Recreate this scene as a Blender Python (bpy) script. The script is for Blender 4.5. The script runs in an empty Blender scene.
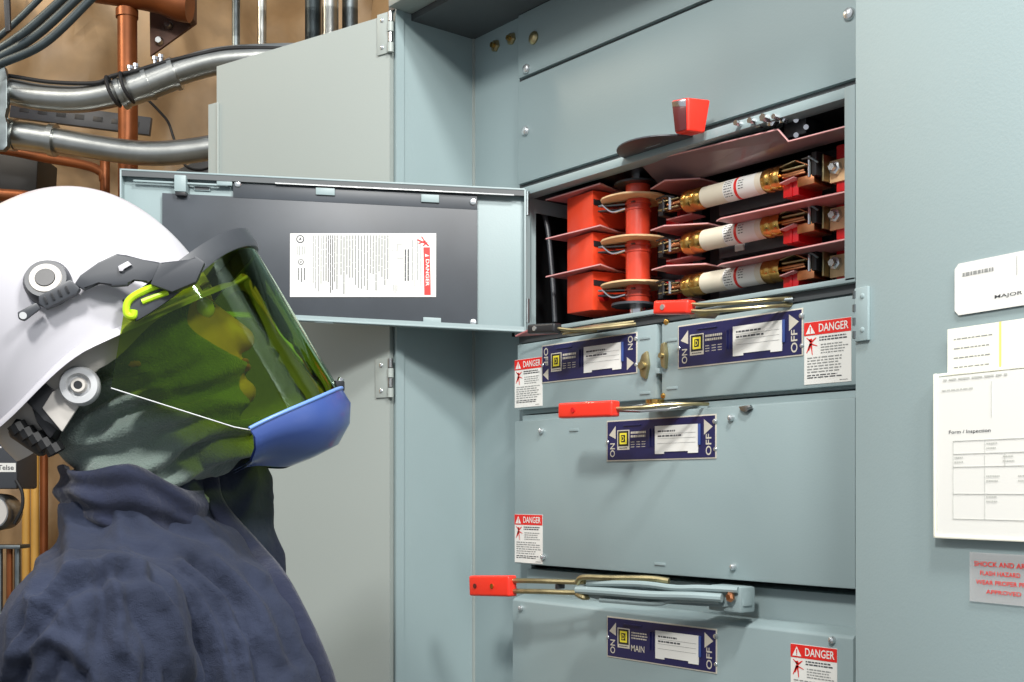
import bpy, bmesh, math, random
import numpy as np
from mathutils import Vector, Matrix, noise
random.seed(7)
R = math.radians
sc = bpy.context.scene
COL = sc.collection
# ------------------------------------------------------------------ camera
FPX, CX, HY, ZC = 1183.0, 512.0, 490.0, 1.45
TH = R(51)
FW = Vector((-math.sin(TH), math.cos(TH), 0)); RT = Vector((math.cos(TH), math.sin(TH), 0)); UP = Vector((0, 0, 1))
CAM = Vector((0, 0, ZC))
cd = bpy.data.cameras.new('camera'); cam = bpy.data.objects.new('camera', cd); COL.objects.link(cam)
cam.location = CAM; cam.rotation_euler = (R(90), 0, TH)
cd.sensor_width = 36; cd.lens = FPX/1024*36; cd.shift_y = (HY-341)/1024; cd.clip_start = .05
sc.camera = cam
def ray(px, py): return FW + RT*((px-CX)/FPX) + UP*((HY-py)/FPX)
def onY(px, py, Y): d = ray(px, py); return CAM + d*(Y/d.y)
def onX(px, py, X): d = ray(px, py); return CAM + d*(X/d.x)
def onZ(px, py, z): d = ray(px, py); return CAM + d*(z/d.z)      # z above the camera height
def onP(px, py, p0, n): d = ray(px, py); return CAM + d*((p0-CAM).dot(n)/d.dot(n))
def dep(px, py, D): return CAM + ray(px, py)*D
# ------------------------------------------------------------------ materials
MT = {}
def srgb(c):
    return tuple(((v/255)/12.92 if v/255 <= .04045 else ((v/255+.055)/1.055)**2.4) for v in c)
def mat(name, col, rough=.5, metal=0, bump=0, bscale=200, var=0, vscale=8, emit=0, coat=0, sheen=0, spec=.5, detail=3, stretch=None):
    m = bpy.data.materials.new(name); m.use_nodes = True
    nt = m.node_tree; b = nt.nodes['Principled BSDF']
    c = srgb(col)
    b.inputs['Base Color'].default_value = (*c, 1); b.inputs['Roughness'].default_value = rough
    b.inputs['Metallic'].default_value = metal; b.inputs['Specular IOR Level'].default_value = spec
    b.inputs['Coat Weight'].default_value = coat; b.inputs['Sheen Weight'].default_value = sheen
    tc = nt.nodes.new('ShaderNodeTexCoord'); src = tc.outputs['Object']
    if stretch:
        mp = nt.nodes.new('ShaderNodeMapping'); mp.inputs['Scale'].default_value = stretch
        nt.links.new(src, mp.inputs['Vector']); src = mp.outputs['Vector']
    if var:
        n = nt.nodes.new('ShaderNodeTexNoise'); n.inputs['Scale'].default_value = vscale; n.inputs['Detail'].default_value = detail
        nt.links.new(src, n.inputs['Vector'])
        rp = nt.nodes.new('ShaderNodeValToRGB')
        rp.color_ramp.elements[0].position = .3; rp.color_ramp.elements[1].position = .7
        rp.color_ramp.elements[0].color = (*[v*(1-var) for v in c], 1)
        rp.color_ramp.elements[1].color = (*[min(1, v*(1+var)) for v in c], 1)
        nt.links.new(n.outputs['Fac'], rp.inputs['Fac']); nt.links.new(rp.outputs['Color'], b.inputs['Base Color'])
    if bump:
        n = nt.nodes.new('ShaderNodeTexNoise'); n.inputs['Scale'].default_value = bscale; n.inputs['Detail'].default_value = detail
        nt.links.new(src, n.inputs['Vector'])
        bp = nt.nodes.new('ShaderNodeBump'); bp.inputs['Strength'].default_value = bump; bp.inputs['Distance'].default_value = .01
        nt.links.new(n.outputs['Fac'], bp.inputs['Height']); nt.links.new(bp.outputs['Normal'], b.inputs['Normal'])
    if emit:
        b.inputs['Emission Color'].default_value = (*c, 1); b.inputs['Emission Strength'].default_value = emit
    MT[name] = m; return m
mat('grey_paint', (140, 157, 159), .42, bump=.03, bscale=350, var=.03, vscale=3)
mat('door_paint', (150, 158, 154), .45, bump=.03, bscale=350, var=.03, vscale=2)
mat('dark_paint', (76, 80, 82), .5, var=.12, vscale=5)
mat('dark_sheet', (60, 65, 71), .4, var=.22, vscale=7, detail=6)
mat('black', (16, 17, 19), .5)
mat('black_plastic', (34, 35, 38), .4)
mat('dark_plastic', (58, 61, 66), .42)
mat('steel', (170, 172, 172), .28, 1, var=.12, vscale=40)
mat('chrome', (225, 225, 228), .14, 1)
mat('screw_metal', (205, 210, 212), .25, .8)
mat('galvanized', (176, 178, 174), .3, 1, var=.15, vscale=14, bump=.03, bscale=60)
mat('dull_steel', (120, 128, 130), .42, 1, var=.2, vscale=30)
mat('brass', (206, 164, 92), .24, 1, var=.2, vscale=60)
mat('copper_bar', (205, 140, 100), .3, 1, var=.2, vscale=60)
mat('lever_metal', (170, 158, 120), .35, .9, var=.2, vscale=50)
mat('copper', (124, 70, 36), .42, .6, var=.3, vscale=9)
mat('red_plastic', (232, 50, 34), .35, coat=.2)
mat('orange_red', (236, 74, 42), .38, coat=.15)
mat('rotor_red', (214, 70, 46), .3, coat=.4, var=.08, vscale=60)
mat('deep_red', (196, 22, 30), .3, coat=.3)
mat('dark_maroon', (84, 26, 28), .3, coat=.5)
mat('tan_disc', (222, 186, 140), .5, var=.08, vscale=40)
mat('fish_paper', (178, 112, 112), .45, var=.12, vscale=30)
mat('fish_edge', (214, 160, 158), .5)
mat('mauve_sheet', (132, 112, 114), .3, var=.15, vscale=10, coat=.2)
mat('fuse_paper', (214, 206, 186), .5, var=.04, vscale=30)
mat('white_label', (222, 222, 217), .45)
mat('cream_label', (236, 236, 222), .5)
mat('print', (70, 72, 76), .6)
mat('faint_print', (138, 140, 138), .6)
mat('pale_print', (186, 188, 182), .6)
mat('label_red', (214, 40, 34), .45)
mat('label_orange', (236, 150, 110), .5)
mat('label_yellow', (238, 214, 120), .5)
mat('navy_plate', (30, 32, 78), .38, coat=.2)
mat('silver_print', (205, 200, 186), .4, .2)
mat('logo_yellow', (226, 212, 60), .45)
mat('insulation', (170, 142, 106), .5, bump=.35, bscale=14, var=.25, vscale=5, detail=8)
mat('concrete', (120, 118, 112), .8, bump=.2, bscale=30, var=.15, vscale=3)
mat('rust_steel', (84, 58, 46), .55, .3, var=.3, vscale=18)
mat('dark_conduit', (52, 62, 66), .45, .5, var=.15, vscale=20)
mat('ochre', (206, 158, 74), .6, var=.15, vscale=5)
mat('rubber', (20, 20, 22), .6)
mat('helmet_white', (186, 185, 191), .3, coat=.4)
mat('helmet_grey', (186, 182, 176), .5)
mat('ring_grey', (186, 188, 190), .4)
mat('lime', (176, 214, 32), .35)
mat('cup_blue', (58, 80, 142), .34, coat=.3)
mat('cup_rim', (104, 140, 206), .35)
mat('skin', (196, 148, 120), .5, bump=.05, bscale=300)
mat('eye_white', (230, 228, 224), .2)
mat('iris', (60, 44, 34), .2)
mat('lips', (170, 104, 92), .45)
mat('boot', (40, 34, 30), .5)
# fabrics
def fabric(name, col, var, bump, bs, sheen):
    m = mat(name, col, .85, var=var, vscale=14, sheen=sheen, spec=.15, detail=5)
    nt = m.node_tree; b = nt.nodes['Principled BSDF']; tc = [n for n in nt.nodes if n.type == 'TEX_COORD'][0]
    a = nt.nodes.new('ShaderNodeTexNoise'); a.inputs['Scale'].default_value = bs; a.inputs['Detail'].default_value = 3
    c = nt.nodes.new('ShaderNodeTexNoise'); c.inputs['Scale'].default_value = 38; c.inputs['Detail'].default_value = 4
    for n in (a, c): nt.links.new(tc.outputs['Object'], n.inputs['Vector'])
    p1 = nt.nodes.new('ShaderNodeBump'); p1.inputs['Strength'].default_value = bump; p1.inputs['Distance'].default_value = .002
    p2 = nt.nodes.new('ShaderNodeBump'); p2.inputs['Strength'].default_value = .42; p2.inputs['Distance'].default_value = .012
    nt.links.new(c.outputs['Fac'], p2.inputs['Height']); nt.links.new(a.outputs['Fac'], p1.inputs['Height'])
    nt.links.new(p2.outputs['Normal'], p1.inputs['Normal']); nt.links.new(p1.outputs['Normal'], b.inputs['Normal'])
fabric('navy_cloth', (43, 49, 66), .2, .6, 900, .05)
fabric('navy_trim', (36, 41, 60), .12, .5, 900, .2)
fabric('fleece', (108, 122, 116), .22, 1, 420, .4)
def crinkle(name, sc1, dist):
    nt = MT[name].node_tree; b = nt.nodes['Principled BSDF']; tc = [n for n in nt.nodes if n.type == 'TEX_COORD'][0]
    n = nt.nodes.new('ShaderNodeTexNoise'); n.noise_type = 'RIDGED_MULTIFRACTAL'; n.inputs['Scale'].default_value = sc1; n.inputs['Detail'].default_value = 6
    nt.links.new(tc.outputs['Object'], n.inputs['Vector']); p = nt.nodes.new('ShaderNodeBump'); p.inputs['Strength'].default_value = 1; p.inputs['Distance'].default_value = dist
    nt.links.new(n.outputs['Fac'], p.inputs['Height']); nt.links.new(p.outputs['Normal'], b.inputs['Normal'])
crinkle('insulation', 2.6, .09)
# green tinted see-through face shield
m = bpy.data.materials.new('green_visor'); m.use_nodes = True; nt = m.node_tree
for n in list(nt.nodes): nt.nodes.remove(n)
o_ = nt.nodes.new('ShaderNodeOutputMaterial'); mx = nt.nodes.new('ShaderNodeMixShader')
tr = nt.nodes.new('ShaderNodeBsdfTransparent'); gl = nt.nodes.new('ShaderNodeBsdfGlossy'); fr = nt.nodes.new('ShaderNodeFresnel')
tr.inputs['Color'].default_value = (.44, .58, .035, 1); gl.inputs['Roughness'].default_value = .04; gl.inputs['Color'].default_value = (.8, 1, .8, 1)
fr.inputs['IOR'].default_value = 1.5
nt.links.new(fr.outputs[0], mx.inputs[0]); nt.links.new(tr.outputs[0], mx.inputs[1]); nt.links.new(gl.outputs[0], mx.inputs[2]); nt.links.new(mx.outputs[0], o_.inputs[0])
MT['green_visor'] = m
m = bpy.data.materials.new('clear_film'); m.use_nodes = True; nt = m.node_tree
for n in list(nt.nodes): nt.nodes.remove(n)
o_ = nt.nodes.new('ShaderNodeOutputMaterial'); mx = nt.nodes.new('ShaderNodeMixShader'); mx.inputs[0].default_value = .35
tr = nt.nodes.new('ShaderNodeBsdfTransparent'); gl = nt.nodes.new('ShaderNodeBsdfPrincipled'); gl.inputs['Base Color'].default_value = (.62, .62, .62, 1); gl.inputs['Roughness'].default_value = .12
nt.links.new(tr.outputs[0], mx.inputs[1]); nt.links.new(gl.outputs[0], mx.inputs[2]); nt.links.new(mx.outputs[0], o_.inputs[0])
MT['clear_film'] = m
# ------------------------------------------------------------------ mesh builder
WM = {}
TXT = {}
def text_geo(s):
    if s not in TXT:
        c = bpy.data.curves.new('t', 'FONT'); c.body = s; c.size = 1; c.align_x = 'CENTER'; c.align_y = 'CENTER'; c.resolution_u = 3; c.offset = .012
        o = bpy.data.objects.new('t', c); COL.objects.link(o)
        dg = bpy.context.evaluated_depsgraph_get()
        me = bpy.data.meshes.new_from_object(o.evaluated_get(dg))
        vs = [v.co.copy() for v in me.vertices]; fs = [tuple(p.vertices) for p in me.polygons]
        bpy.data.objects.remove(o); bpy.data.curves.remove(c); bpy.data.meshes.remove(me)
        x0 = min(v.x for v in vs); x1 = max(v.x for v in vs); y0 = min(v.y for v in vs); y1 = max(v.y for v in vs)
        vs = [Vector(((v.x-(x0+x1)/2)/(x1-x0), (v.y-(y0+y1)/2)/(y1-y0), 0)) for v in vs]
        TXT[s] = (vs, fs)
    return TXT[s]
class MB:
    def __init__(s): s.bm = bmesh.new(); s.mats = []
    def mi(s, m):
        if m not in s.mats: s.mats.append(m)
        return s.mats.index(m)
    def add(s, vs, fs, m, bevel=0, seg=2, M=None):
        t = bmesh.new(); V = [t.verts.new(M @ v if M else v) for v in vs]
        for f in fs:
            try: t.faces.new([V[i] for i in f])
            except ValueError: pass
        if bevel:
            bmesh.ops.bevel(t, geom=t.edges[:], offset=bevel, segments=seg, affect='EDGES', profile=.6, clamp_overlap=True)
        bmesh.ops.recalc_face_normals(t, faces=t.faces[:])
        k = s.mi(m); mp = {}
        for v in t.verts: mp[v] = s.bm.verts.new(v.co)
        for f in t.faces:
            try: nf = s.bm.faces.new([mp[v] for v in f.verts]); nf.material_index = k; nf.smooth = True
            except ValueError: pass
        t.free(); return s
    def box(s, a, b, m, bevel=0, M=None, seg=2):
        x0, y0, z0 = a; x1, y1, z1 = b
        vs = [Vector(p) for p in ((x0,y0,z0),(x1,y0,z0),(x1,y1,z0),(x0,y1,z0),(x0,y0,z1),(x1,y0,z1),(x1,y1,z1),(x0,y1,z1))]
        return s.add(vs, [(0,1,2,3),(4,5,6,7),(0,1,5,4),(1,2,6,5),(2,3,7,6),(3,0,4,7)], m, bevel, seg, M)
    def prism(s, pts, vec, m, bevel=0, M=None):
        n = len(pts); vs = [Vector(p) for p in pts]+[Vector(p)+Vector(vec) for p in pts]
        fs = [tuple(range(n)), tuple(range(2*n-1, n-1, -1))]+[(i, (i+1) % n, n+(i+1) % n, n+i) for i in range(n)]
        return s.add(vs, fs, m, bevel, 2, M)
    def lathe(s, p0, p1, prof, m, seg=24, cap=True, ax=None, sx=1):
        p0 = Vector(p0); p1 = Vector(p1); d = p1-p0; L = d.length; d.normalize()
        a = Vector(ax).normalized() if ax else d.orthogonal().normalized(); b = d.cross(a)
        vs = []; fs = []
        for (t, r) in prof:
            for i in range(seg):
                q = 2*math.pi*i/seg; vs.append(p0+d*(t*L)+(a*math.cos(q)*sx+b*math.sin(q))*r)
        for j in range(len(prof)-1):
            for i in range(seg):
                fs.append((j*seg+i, j*seg+(i+1) % seg, (j+1)*seg+(i+1) % seg, (j+1)*seg+i))
        if cap:
            fs.append(tuple(range(seg))[::-1]); fs.append(tuple(range((len(prof)-1)*seg, len(prof)*seg)))
        return s.add(vs, fs, m)
    def cyl(s, p0, p1, r, m, seg=20, r1=None): return s.lathe(p0, p1, [(0, r), (1, r if r1 is None else r1)], m, seg)
    def tube(s, pts, r, m, seg=12, smooth=True, flat=1):
        pts = [Vector(p) for p in pts]
        if smooth and len(pts) > 2:
            q = []; P = [pts[0]*2-pts[1]]+pts+[pts[-1]*2-pts[-2]]
            for i in range(1, len(P)-2):
                for k in range(8):
                    t = k/8; a, b, c, d = P[i-1:i+3]
                    q.append(.5*((2*b)+(c-a)*t+(2*a-5*b+4*c-d)*t*t+(3*b-a-3*c+d)*t**3))
            q.append(pts[-1]); pts = q
        vs = []; fs = []; n = len(pts); up = None
        for i, p in enumerate(pts):
            d = (pts[min(i+1, n-1)]-pts[max(i-1, 0)]).normalized()
            if up is None: up = d.orthogonal().normalized() if abs(d.z) > .9 else UP.copy()
            a = (up-d*up.dot(d)).normalized(); b = d.cross(a); up = a
            for k in range(seg):
                w = 2*math.pi*k/seg; vs.append(p+(a*math.cos(w)*flat+b*math.sin(w))*r)
        for j in range(n-1):
            for i in range(seg): fs.append((j*seg+i, j*seg+(i+1) % seg, (j+1)*seg+(i+1) % seg, (j+1)*seg+i))
        fs.append(tuple(range(seg))); fs.append(tuple(range((n-1)*seg, n*seg)))
        return s.add(vs, fs, m)
    def sphere(s, c, r, m, sub=2, M=None):
        t = bmesh.new(); bmesh.ops.create_icosphere(t, subdivisions=sub, radius=1)
        rr = Vector(r) if hasattr(r, '__len__') else Vector((r, r, r)); c = Vector(c)
        vs = [Vector((v.co.x*rr.x, v.co.y*rr.y, v.co.z*rr.z)) for v in t.verts]
        if M: vs = [M.to_3x3() @ v + c for v in vs]
        else: vs = [v+c for v in vs]
        fs = [tuple(v.index for v in f.verts) for f in t.faces]; t.free()
        return s.add(vs, fs, m)
    def grid(s, rows, m, closed=False):
        n = len(rows[0]); vs = [Vector(p) for r in rows for p in r]; fs = []
        for j in range(len(rows)-1):
            for i in range(n if closed else n-1): fs.append((j*n+i, j*n+(i+1) % n, (j+1)*n+(i+1) % n, (j+1)*n+i))
        return s.add(vs, fs, m)
    def text(s, st, c, w, h, m, M, rot=0, z=.0004):
        vs, fs = text_geo(st); q = Matrix.Rotation(rot, 3, 'Z')
        out = [M @ (q @ Vector((v.x*w, v.y*h, 0)) + Vector((c[0], c[1], z))) for v in vs]
        k = s.mi(m); V = [s.bm.verts.new(v) for v in out]
        for f in fs:
            try: nf = s.bm.faces.new([V[i] for i in f]); nf.material_index = k
            except ValueError: pass
        return s
    def flat(s, x0, y0, x1, y1, m, M, z=.0003, t=.0002):
        return s.box((x0, y0, z-t), (x1, y1, z), m, 0, M)
    def poly(s, pts, m, M, z=.0004):
        k = s.mi(m); V = [s.bm.verts.new(M @ Vector((p[0], p[1], z))) for p in pts]
        nf = s.bm.faces.new(V); nf.material_index = k; return s
    def lines(s, x0, y0, x1, y1, n, m, M, vert=False, z=.0004, fill=.35, ragged=.25):
        """rows of tiny word-like dashes, the unreadable small print"""
        for i in range(n):
            if not vert:
                yc = y1-(i+.5)*(y1-y0)/n; h = (y1-y0)/n*fill/2; x = x0; end = x1-(x1-x0)*random.random()*ragged
                while x < end:
                    w = (x1-x0)*random.uniform(.05, .16); xe = min(x+w, end)
                    s.poly([(x, yc-h), (xe, yc-h), (xe, yc+h), (x, yc+h)], m, M, z); x = xe+(x1-x0)*.025
            else:
                xc = x0+(i+.5)*(x1-x0)/n; h = (x1-x0)/n*fill/2; y = y0+(y1-y0)*random.random()*ragged
                while y < y1:
                    w = (y1-y0)*random.uniform(.08, .3); ye = min(y+w, y1)
                    s.poly([(xc-h, y), (xc+h, y), (xc+h, ye), (xc-h, ye)], m, M, z); y = ye+(y1-y0)*.008
        return s
    def screw(s, p, n, r=.006, m='screw_metal', h=.004):
        p = Vector(p); n = Vector(n).normalized()
        s.lathe(p, p+n*h, [(0, r), (.4, r), (.8, r*.8), (1, r*.35)], m, 16)
        return s
    def build(s, name, parent=None, angle=35, smooth=True):
        me = bpy.data.meshes.new(name)
        if parent is not None:
            s.bm.transform(WM[parent.name].inverted())
        s.bm.to_mesh(me); s.bm.free()
        for k in s.mats: me.materials.append(MT[k])
        o = bpy.data.objects.new(name, me); COL.objects.link(o)
        if smooth: me.set_sharp_from_angle(angle=R(angle))
        if parent is not None: o.parent = parent; WM[o.name] = WM[parent.name].copy()
        else: WM[o.name] = Matrix.Identity(4)
        return o
def tag(o, label=None, cat=None, group=None, kind=None):
    if label: o['label'] = label
    if cat: o['category'] = cat
    if group: o['group'] = group
    if kind: o['kind'] = kind
    return o
def thing(name, loc, label, cat, group=None, rz=0):
    o = bpy.data.objects.new(name, None); COL.objects.link(o); o.location = loc; o.rotation_euler = (0, 0, rz); o.empty_display_size = .05
    WM[o.name] = Matrix.Translation(Vector(loc)) @ Matrix.Rotation(rz, 4, 'Z')
    return tag(o, label, cat, group)
def frame(p, x, y):   # local frame: x right, y up, z out of the surface
    x = Vector(x).normalized(); y = Vector(y); y = (y-x*y.dot(x)).normalized(); z = x.cross(y)
    M = Matrix.Identity(4)
    for i in range(3): M[i][0] = x[i]; M[i][1] = y[i]; M[i][2] = z[i]; M[i][3] = p[i]
    return M
def z_(h): return ZC+h
# ------------------------------------------------------------------ room
b = MB(); b.box((-4.3, -3, -.1), (2.6, 2.6, 0), 'concrete'); tag(b.build('floor'), kind='structure')
# crumpled insulation-faced left wall (real relief)
rows = []
for j in range(90):
    r = []
    for i in range(150):
        y = -3+i*5.6/149; z = j*3.9/89
        p = Vector((0, y, z)); n1 = noise.turbulence(p*1.3, 4, False); n2 = abs(noise.noise(Vector((3, y*2.2+z*.6, z*1.2))))
        n3 = abs(noise.noise(Vector((7, y*5-z*2, z*4+y))))
        r.append((-4.1+.10*n1+.22*n2+.12*n3+.02*abs(math.sin(y*4.2)), y, z))
    rows.append(r)
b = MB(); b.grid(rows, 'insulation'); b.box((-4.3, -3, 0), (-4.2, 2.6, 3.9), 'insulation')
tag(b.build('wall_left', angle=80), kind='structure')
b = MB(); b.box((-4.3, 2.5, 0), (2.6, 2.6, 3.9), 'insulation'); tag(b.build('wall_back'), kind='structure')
# ------------------------------------------------------------------ switchboard cabinet
YB, YF = 1.30, 1.133
XW = onY(474, 300, YB).x; XJ = onY(858, 300, YF).x
XL, XR = -1.552, -.878
XS0 = -1.581
ZT = .831
cab = thing('switchboard_cabinet', (XW, YF, 0), 'tall blue-grey steel switchboard cabinet with both outer doors swung open', 'electrical cabinet')
b = MB()
b.box((XW-.02, YF, 0), (XW, 1.72, z_(ZT)), 'grey_paint')                       # left side
b.box((XW, YB, 0), (XS0-.002, YB+.01, z_(ZT)), 'grey_paint')                      # filler beside the units
b.box((XW-.02, 1.70, 0), (XJ+.02, 1.72, z_(ZT)), 'dark_paint')
b.box((XJ, YF+.004, 0), (XJ+.02, 1.72, z_(ZT)), 'grey_paint')
b.box((XR+.004, YB, 0), (XJ, YB+.01, z_(ZT)), 'grey_paint')
b.box((XW-.02, YF-.004, z_(ZT)), (XJ+.02, 1.72, z_(ZT)+.03), 'dark_paint')
b.box((XW, YF-.004, 0), (XW+.004, YF+.012, z_(ZT)), 'grey_paint')
b.box((XW, YB-.004, 0), (XW+.003, YB, z_(ZT)), 'door_paint')
b.box((XW, YF, 0), (XJ, YB, .1), 'grey_paint')
b.build('body', cab)
b = MB(); b.box((XW+.002, YF-.02, z_(ZT)-.002), (XJ+.05, YF+.03, z_(ZT)+.05), 'door_paint', .004)
b.box((XW, YF+.03, z_(ZT)-.012), (XJ, YB, z_(ZT)), 'dark_paint'); b.build('top_rail', cab)
for q in ((496, 46), (512, 39)):
    p = onY(*q, YB); b = MB(); b.lathe(p, p-Vector((0, .006, 0)), [(0, .011), (.5, .011), (1, .008)], 'lever_metal', 6); b.cyl(p-Vector((0, .006, 0)), p-Vector((0, .011, 0)), .0045, 'brass', 12); b.build('bolt', cab)
# upper cover plates
c1z = .5265; c1t = .706
for nm, z0, z1, scs in (('cover_plate', c1z, c1t-.003, ((526, 131), (850, 14))), ('cover_plate', c1t+.003, ZT-.013, ((527, 69), (534, 38)))):
    b = MB(); b.box((XS0+.002, YB-.008, z_(z0)), (XR, YB+.002, z_(z1)), 'grey_paint', .002); cp = b.build(nm, cab)
    for q in scs:
        b = MB(); b.screw(onY(*q, YB-.008), (0, -1, 0), .0085 if q[1] != 38 else .011, 'screw_metal' if q[1] != 38 else 'lever_metal', .006); b.build('screw', cp)
# left outer door, opened by 164 degrees
hp = Vector((XW-.004, YF-.006, 0)); dl = Vector((-1.682, -.489, 0)).normalized(); nl = Vector((dl.y, -dl.x, 0))
if nl.dot(FW) > 0: nl = -nl
def LD(s, d, z): return hp+dl*s+nl*d+UP*(ZC+z)
zt = .822
b = MB()
b.prism([LD(.004, 0, -1.35), LD(.004, 0, zt), LD(.444, 0, zt-.0), LD(.444, 0, zt-.07), LD(.468, 0, zt-.07), LD(.468, 0, -1.35)], nl*.004, 'door_paint')
b.prism([LD(.004, -.022, -1.35), LD(.004, -.022, zt-.01), LD(.012, -.022, zt-.01), LD(.012, -.022, -1.35)], nl*.022, 'door_paint')
b.prism([LD(.436, .004, -1.35), LD(.436, .004, zt-.072), LD(.44, .004, zt-.072), LD(.44, .004, -1.35)], nl*.004, 'door_paint', .001)
b.prism([LD(.46, -.025, -1.35), LD(.46, -.025, zt-.072), LD(.468, -.025, zt-.072), LD(.468, -.025, -1.35)], nl*.025, 'door_paint')
b.prism([LD(.012, -.025, zt-.004), LD(.444, -.025, zt-.004), LD(.444, -.025, zt-.012), LD(.012, -.025, zt-.012)], nl*.025, 'door_paint')
dL = b.build('door', cab)
def hinge(par, base, dd, nn, zlo, zhi, leaf, r=.0055):
    b = MB(); P = lambda s, d, z: base+dd*s+nn*d+UP*(ZC+z)
    b.prism([P(.004, .004, zlo), P(.004, .004, zhi), P(leaf, .004, zhi), P(leaf, .004, zlo)], nn*.003, 'door_paint', .001)
    n = 4
    for k in range(n):
        a = zlo+(zhi-zlo)*k/n; c = zlo+(zhi-zlo)*(k+.92)/n
        b.cyl(P(0, .006, a), P(0, .006, c), r if k % 2 == 0 else r*.85, 'steel' if k % 2 else 'door_paint', 14)
    for zz in (zlo+.012, zhi-.012): b.screw(P(leaf*.6, .007, zz), nn, .004, 'screw_metal', .002)
    b.build('hinge', par)
hinge(dL, hp, dl, nl, .755, .826, .03); hinge(dL, hp, dl, nl, .160, .228, .034)
# right outer door, opened by about 170 degrees
hr = Vector((XJ+.002, YF-.004, 0)); u_ = (-155-CX)/FPX; dr = -(FW+RT*u_); dr.z = 0; dr.normalize(); nr = Vector((dr.y, -dr.x, 0))
if nr.dot(FW) > 0: nr = -nr
def RD(s, d, z): return hr+dr*s+nr*d+UP*(ZC+z)
b = MB()
b.prism([RD(0, 0, -1.35), RD(0, 0, zt+.1), RD(.46, 0, zt+.1), RD(.46, 0, -1.35)], nr*.003, 'grey_paint', .001)
b.prism([RD(0, -.02, -1.35), RD(0, -.02, zt+.1), RD(.004, -.02, zt+.1), RD(.004, -.02, -1.35)], nr*.02, 'grey_paint')
dR = b.build('door', cab)
def onRD(px, py, d=.0035): p0 = RD(0, d, 0); return onP(px, py, p0, nr)
ha = (HY-290)*1.133/.8561/FPX; hb = (HY-343)*1.133/.8561/FPX
b = MB(); b.prism([RD(.002, .003, hb), RD(.002, .003, ha), RD(.022, .003, ha), RD(.022, .003, hb)], nr*.004, 'grey_paint', .0012)
for t in (.2, .45, .7, .95): zz = hb+(ha-hb)*t; b.cyl(RD(.002, .004, zz-.008), RD(.002, .004, zz), .004, 'dull_steel', 10)
for zz in (ha-.01, hb+.012): b.screw(RD(.014, .007, zz), nr, .003, 'grey_paint', .001)
b.build('hinge', dR)
# ------------------------------------------------------------------ paper on the right door
MR = lambda p: frame(p, dr, UP)
def sheet(name, px, py, w, h, m, d, label, cat, rnd=0, slope=0):
    p = onRD(px, py, d); return p
p = onRD(955, 316, .0045); M = MR(p); b = MB()
W, H = .16, .052; c = .005
b.prism([(c,0,0),(W,0,0),(W,H,0),(c,H,0),(0,H-c,0),(0,c,0)], (0,0,.0006), 'white_label', 0, M)
b.text('MAJOR J', (.066, .012), .036, .0042, 'print', M, 0, .0009); b.lines(.01, .035, .05, .045, 1, 'faint_print', M, z=.0009)
b.flat(.073, .03, .0735, .048, 'faint_print', M, .001)
tag(b.build('equipment_label'), 'white rounded equipment label stuck highest on the open right-hand cabinet door', 'label')
p = onRD(948, 385, .006); M = MR(p); b = MB()
b.box((0,0,0), (.2, .0565, .0008), 'cream_label', 0, M); b.flat(.062, .0, .0645, .0565, 'label_yellow', M, .0011)
b.lines(.008, .012, .055, .05, 4, 'faint_print', M, z=.001, fill=.12)
tag(b.build('paper_sheet'), 'plain white paper sheet with thin yellow line tucked behind the document pouch', 'paper')
hold = thing('document_pouch', onRD(935, 537, .0035), 'white printed form in a clear pouch hanging on the right-hand door', 'document')
p = onRD(935, 538, .010); M = MR(p); b = MB()
W, H = .24, .168
b.box((0.004, 0.003, 0), (W, H-.004, .0015), 'white_label', 0, M)
b.text('Form / Inspection', (.044, .107), .05, .0045, 'print', M, 0, .0018)
for yy in (.098, .085, .072, .045, .02): b.flat(.024, yy, W, yy+.0006, 'pale_print', M, .0019)
for xx, y0, y1 in ((.024, .02, .098), (.062, .02, .098), (.085, .072, .085)): b.flat(xx, y0, xx+.0006, y1, 'pale_print', M, .0019)
for (x0, y0) in ((.064, .088), (.026, .075), (.083, .075), (.064, .056), (.064, .036), (.1, .056), (.12, .088)): b.lines(x0, y0, x0+.016, y0+.009, 2, 'pale_print', M, z=.002, ragged=.4, fill=.3)
b.lines(.012, .158, .1, .163, 1, 'pale_print', M, z=.002); b.lines(.01, .148, .05, .152, 1, 'pale_print', M, z=.002)
b.box((.07, .12, .0016), (.0705, .155, .002), 'pale_print', 0, M)
b.build('printed_form', hold)
b = MB()
for q in (((0,0,-.004), (W,.003,.003)), ((0,0,-.004), (.003,H,.003)), ((0,H-.003,-.004), (W,H,-.001))): b.box(q[0], q[1], 'cream_label', .001, M)
b.build('pouch_frame', hold)
p = onRD(970, 601, .0045); M = MR(p); b = MB()
b.box((0, 0, 0), (.14, .049, .0006), 'clear_film', 0, M)
b.text('SHOCK AND ARC', (.038, .038), .064, .005, 'label_red', M, 0, .0012)
b.text('FLASH HAZARD', (.036, .029), .046, .0045, 'label_red', M, 0, .0012)
b.text('WEAR PROPER PPE', (.038, .020), .06, .0045, 'label_red', M, 0, .0012)
b.text('APPROVED', (.04, .011), .04, .004, 'label_red', M, 0, .0012)
tag(b.build('warning_label'), 'clear plastic label with faded red wording below the document pouch', 'label')
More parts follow.
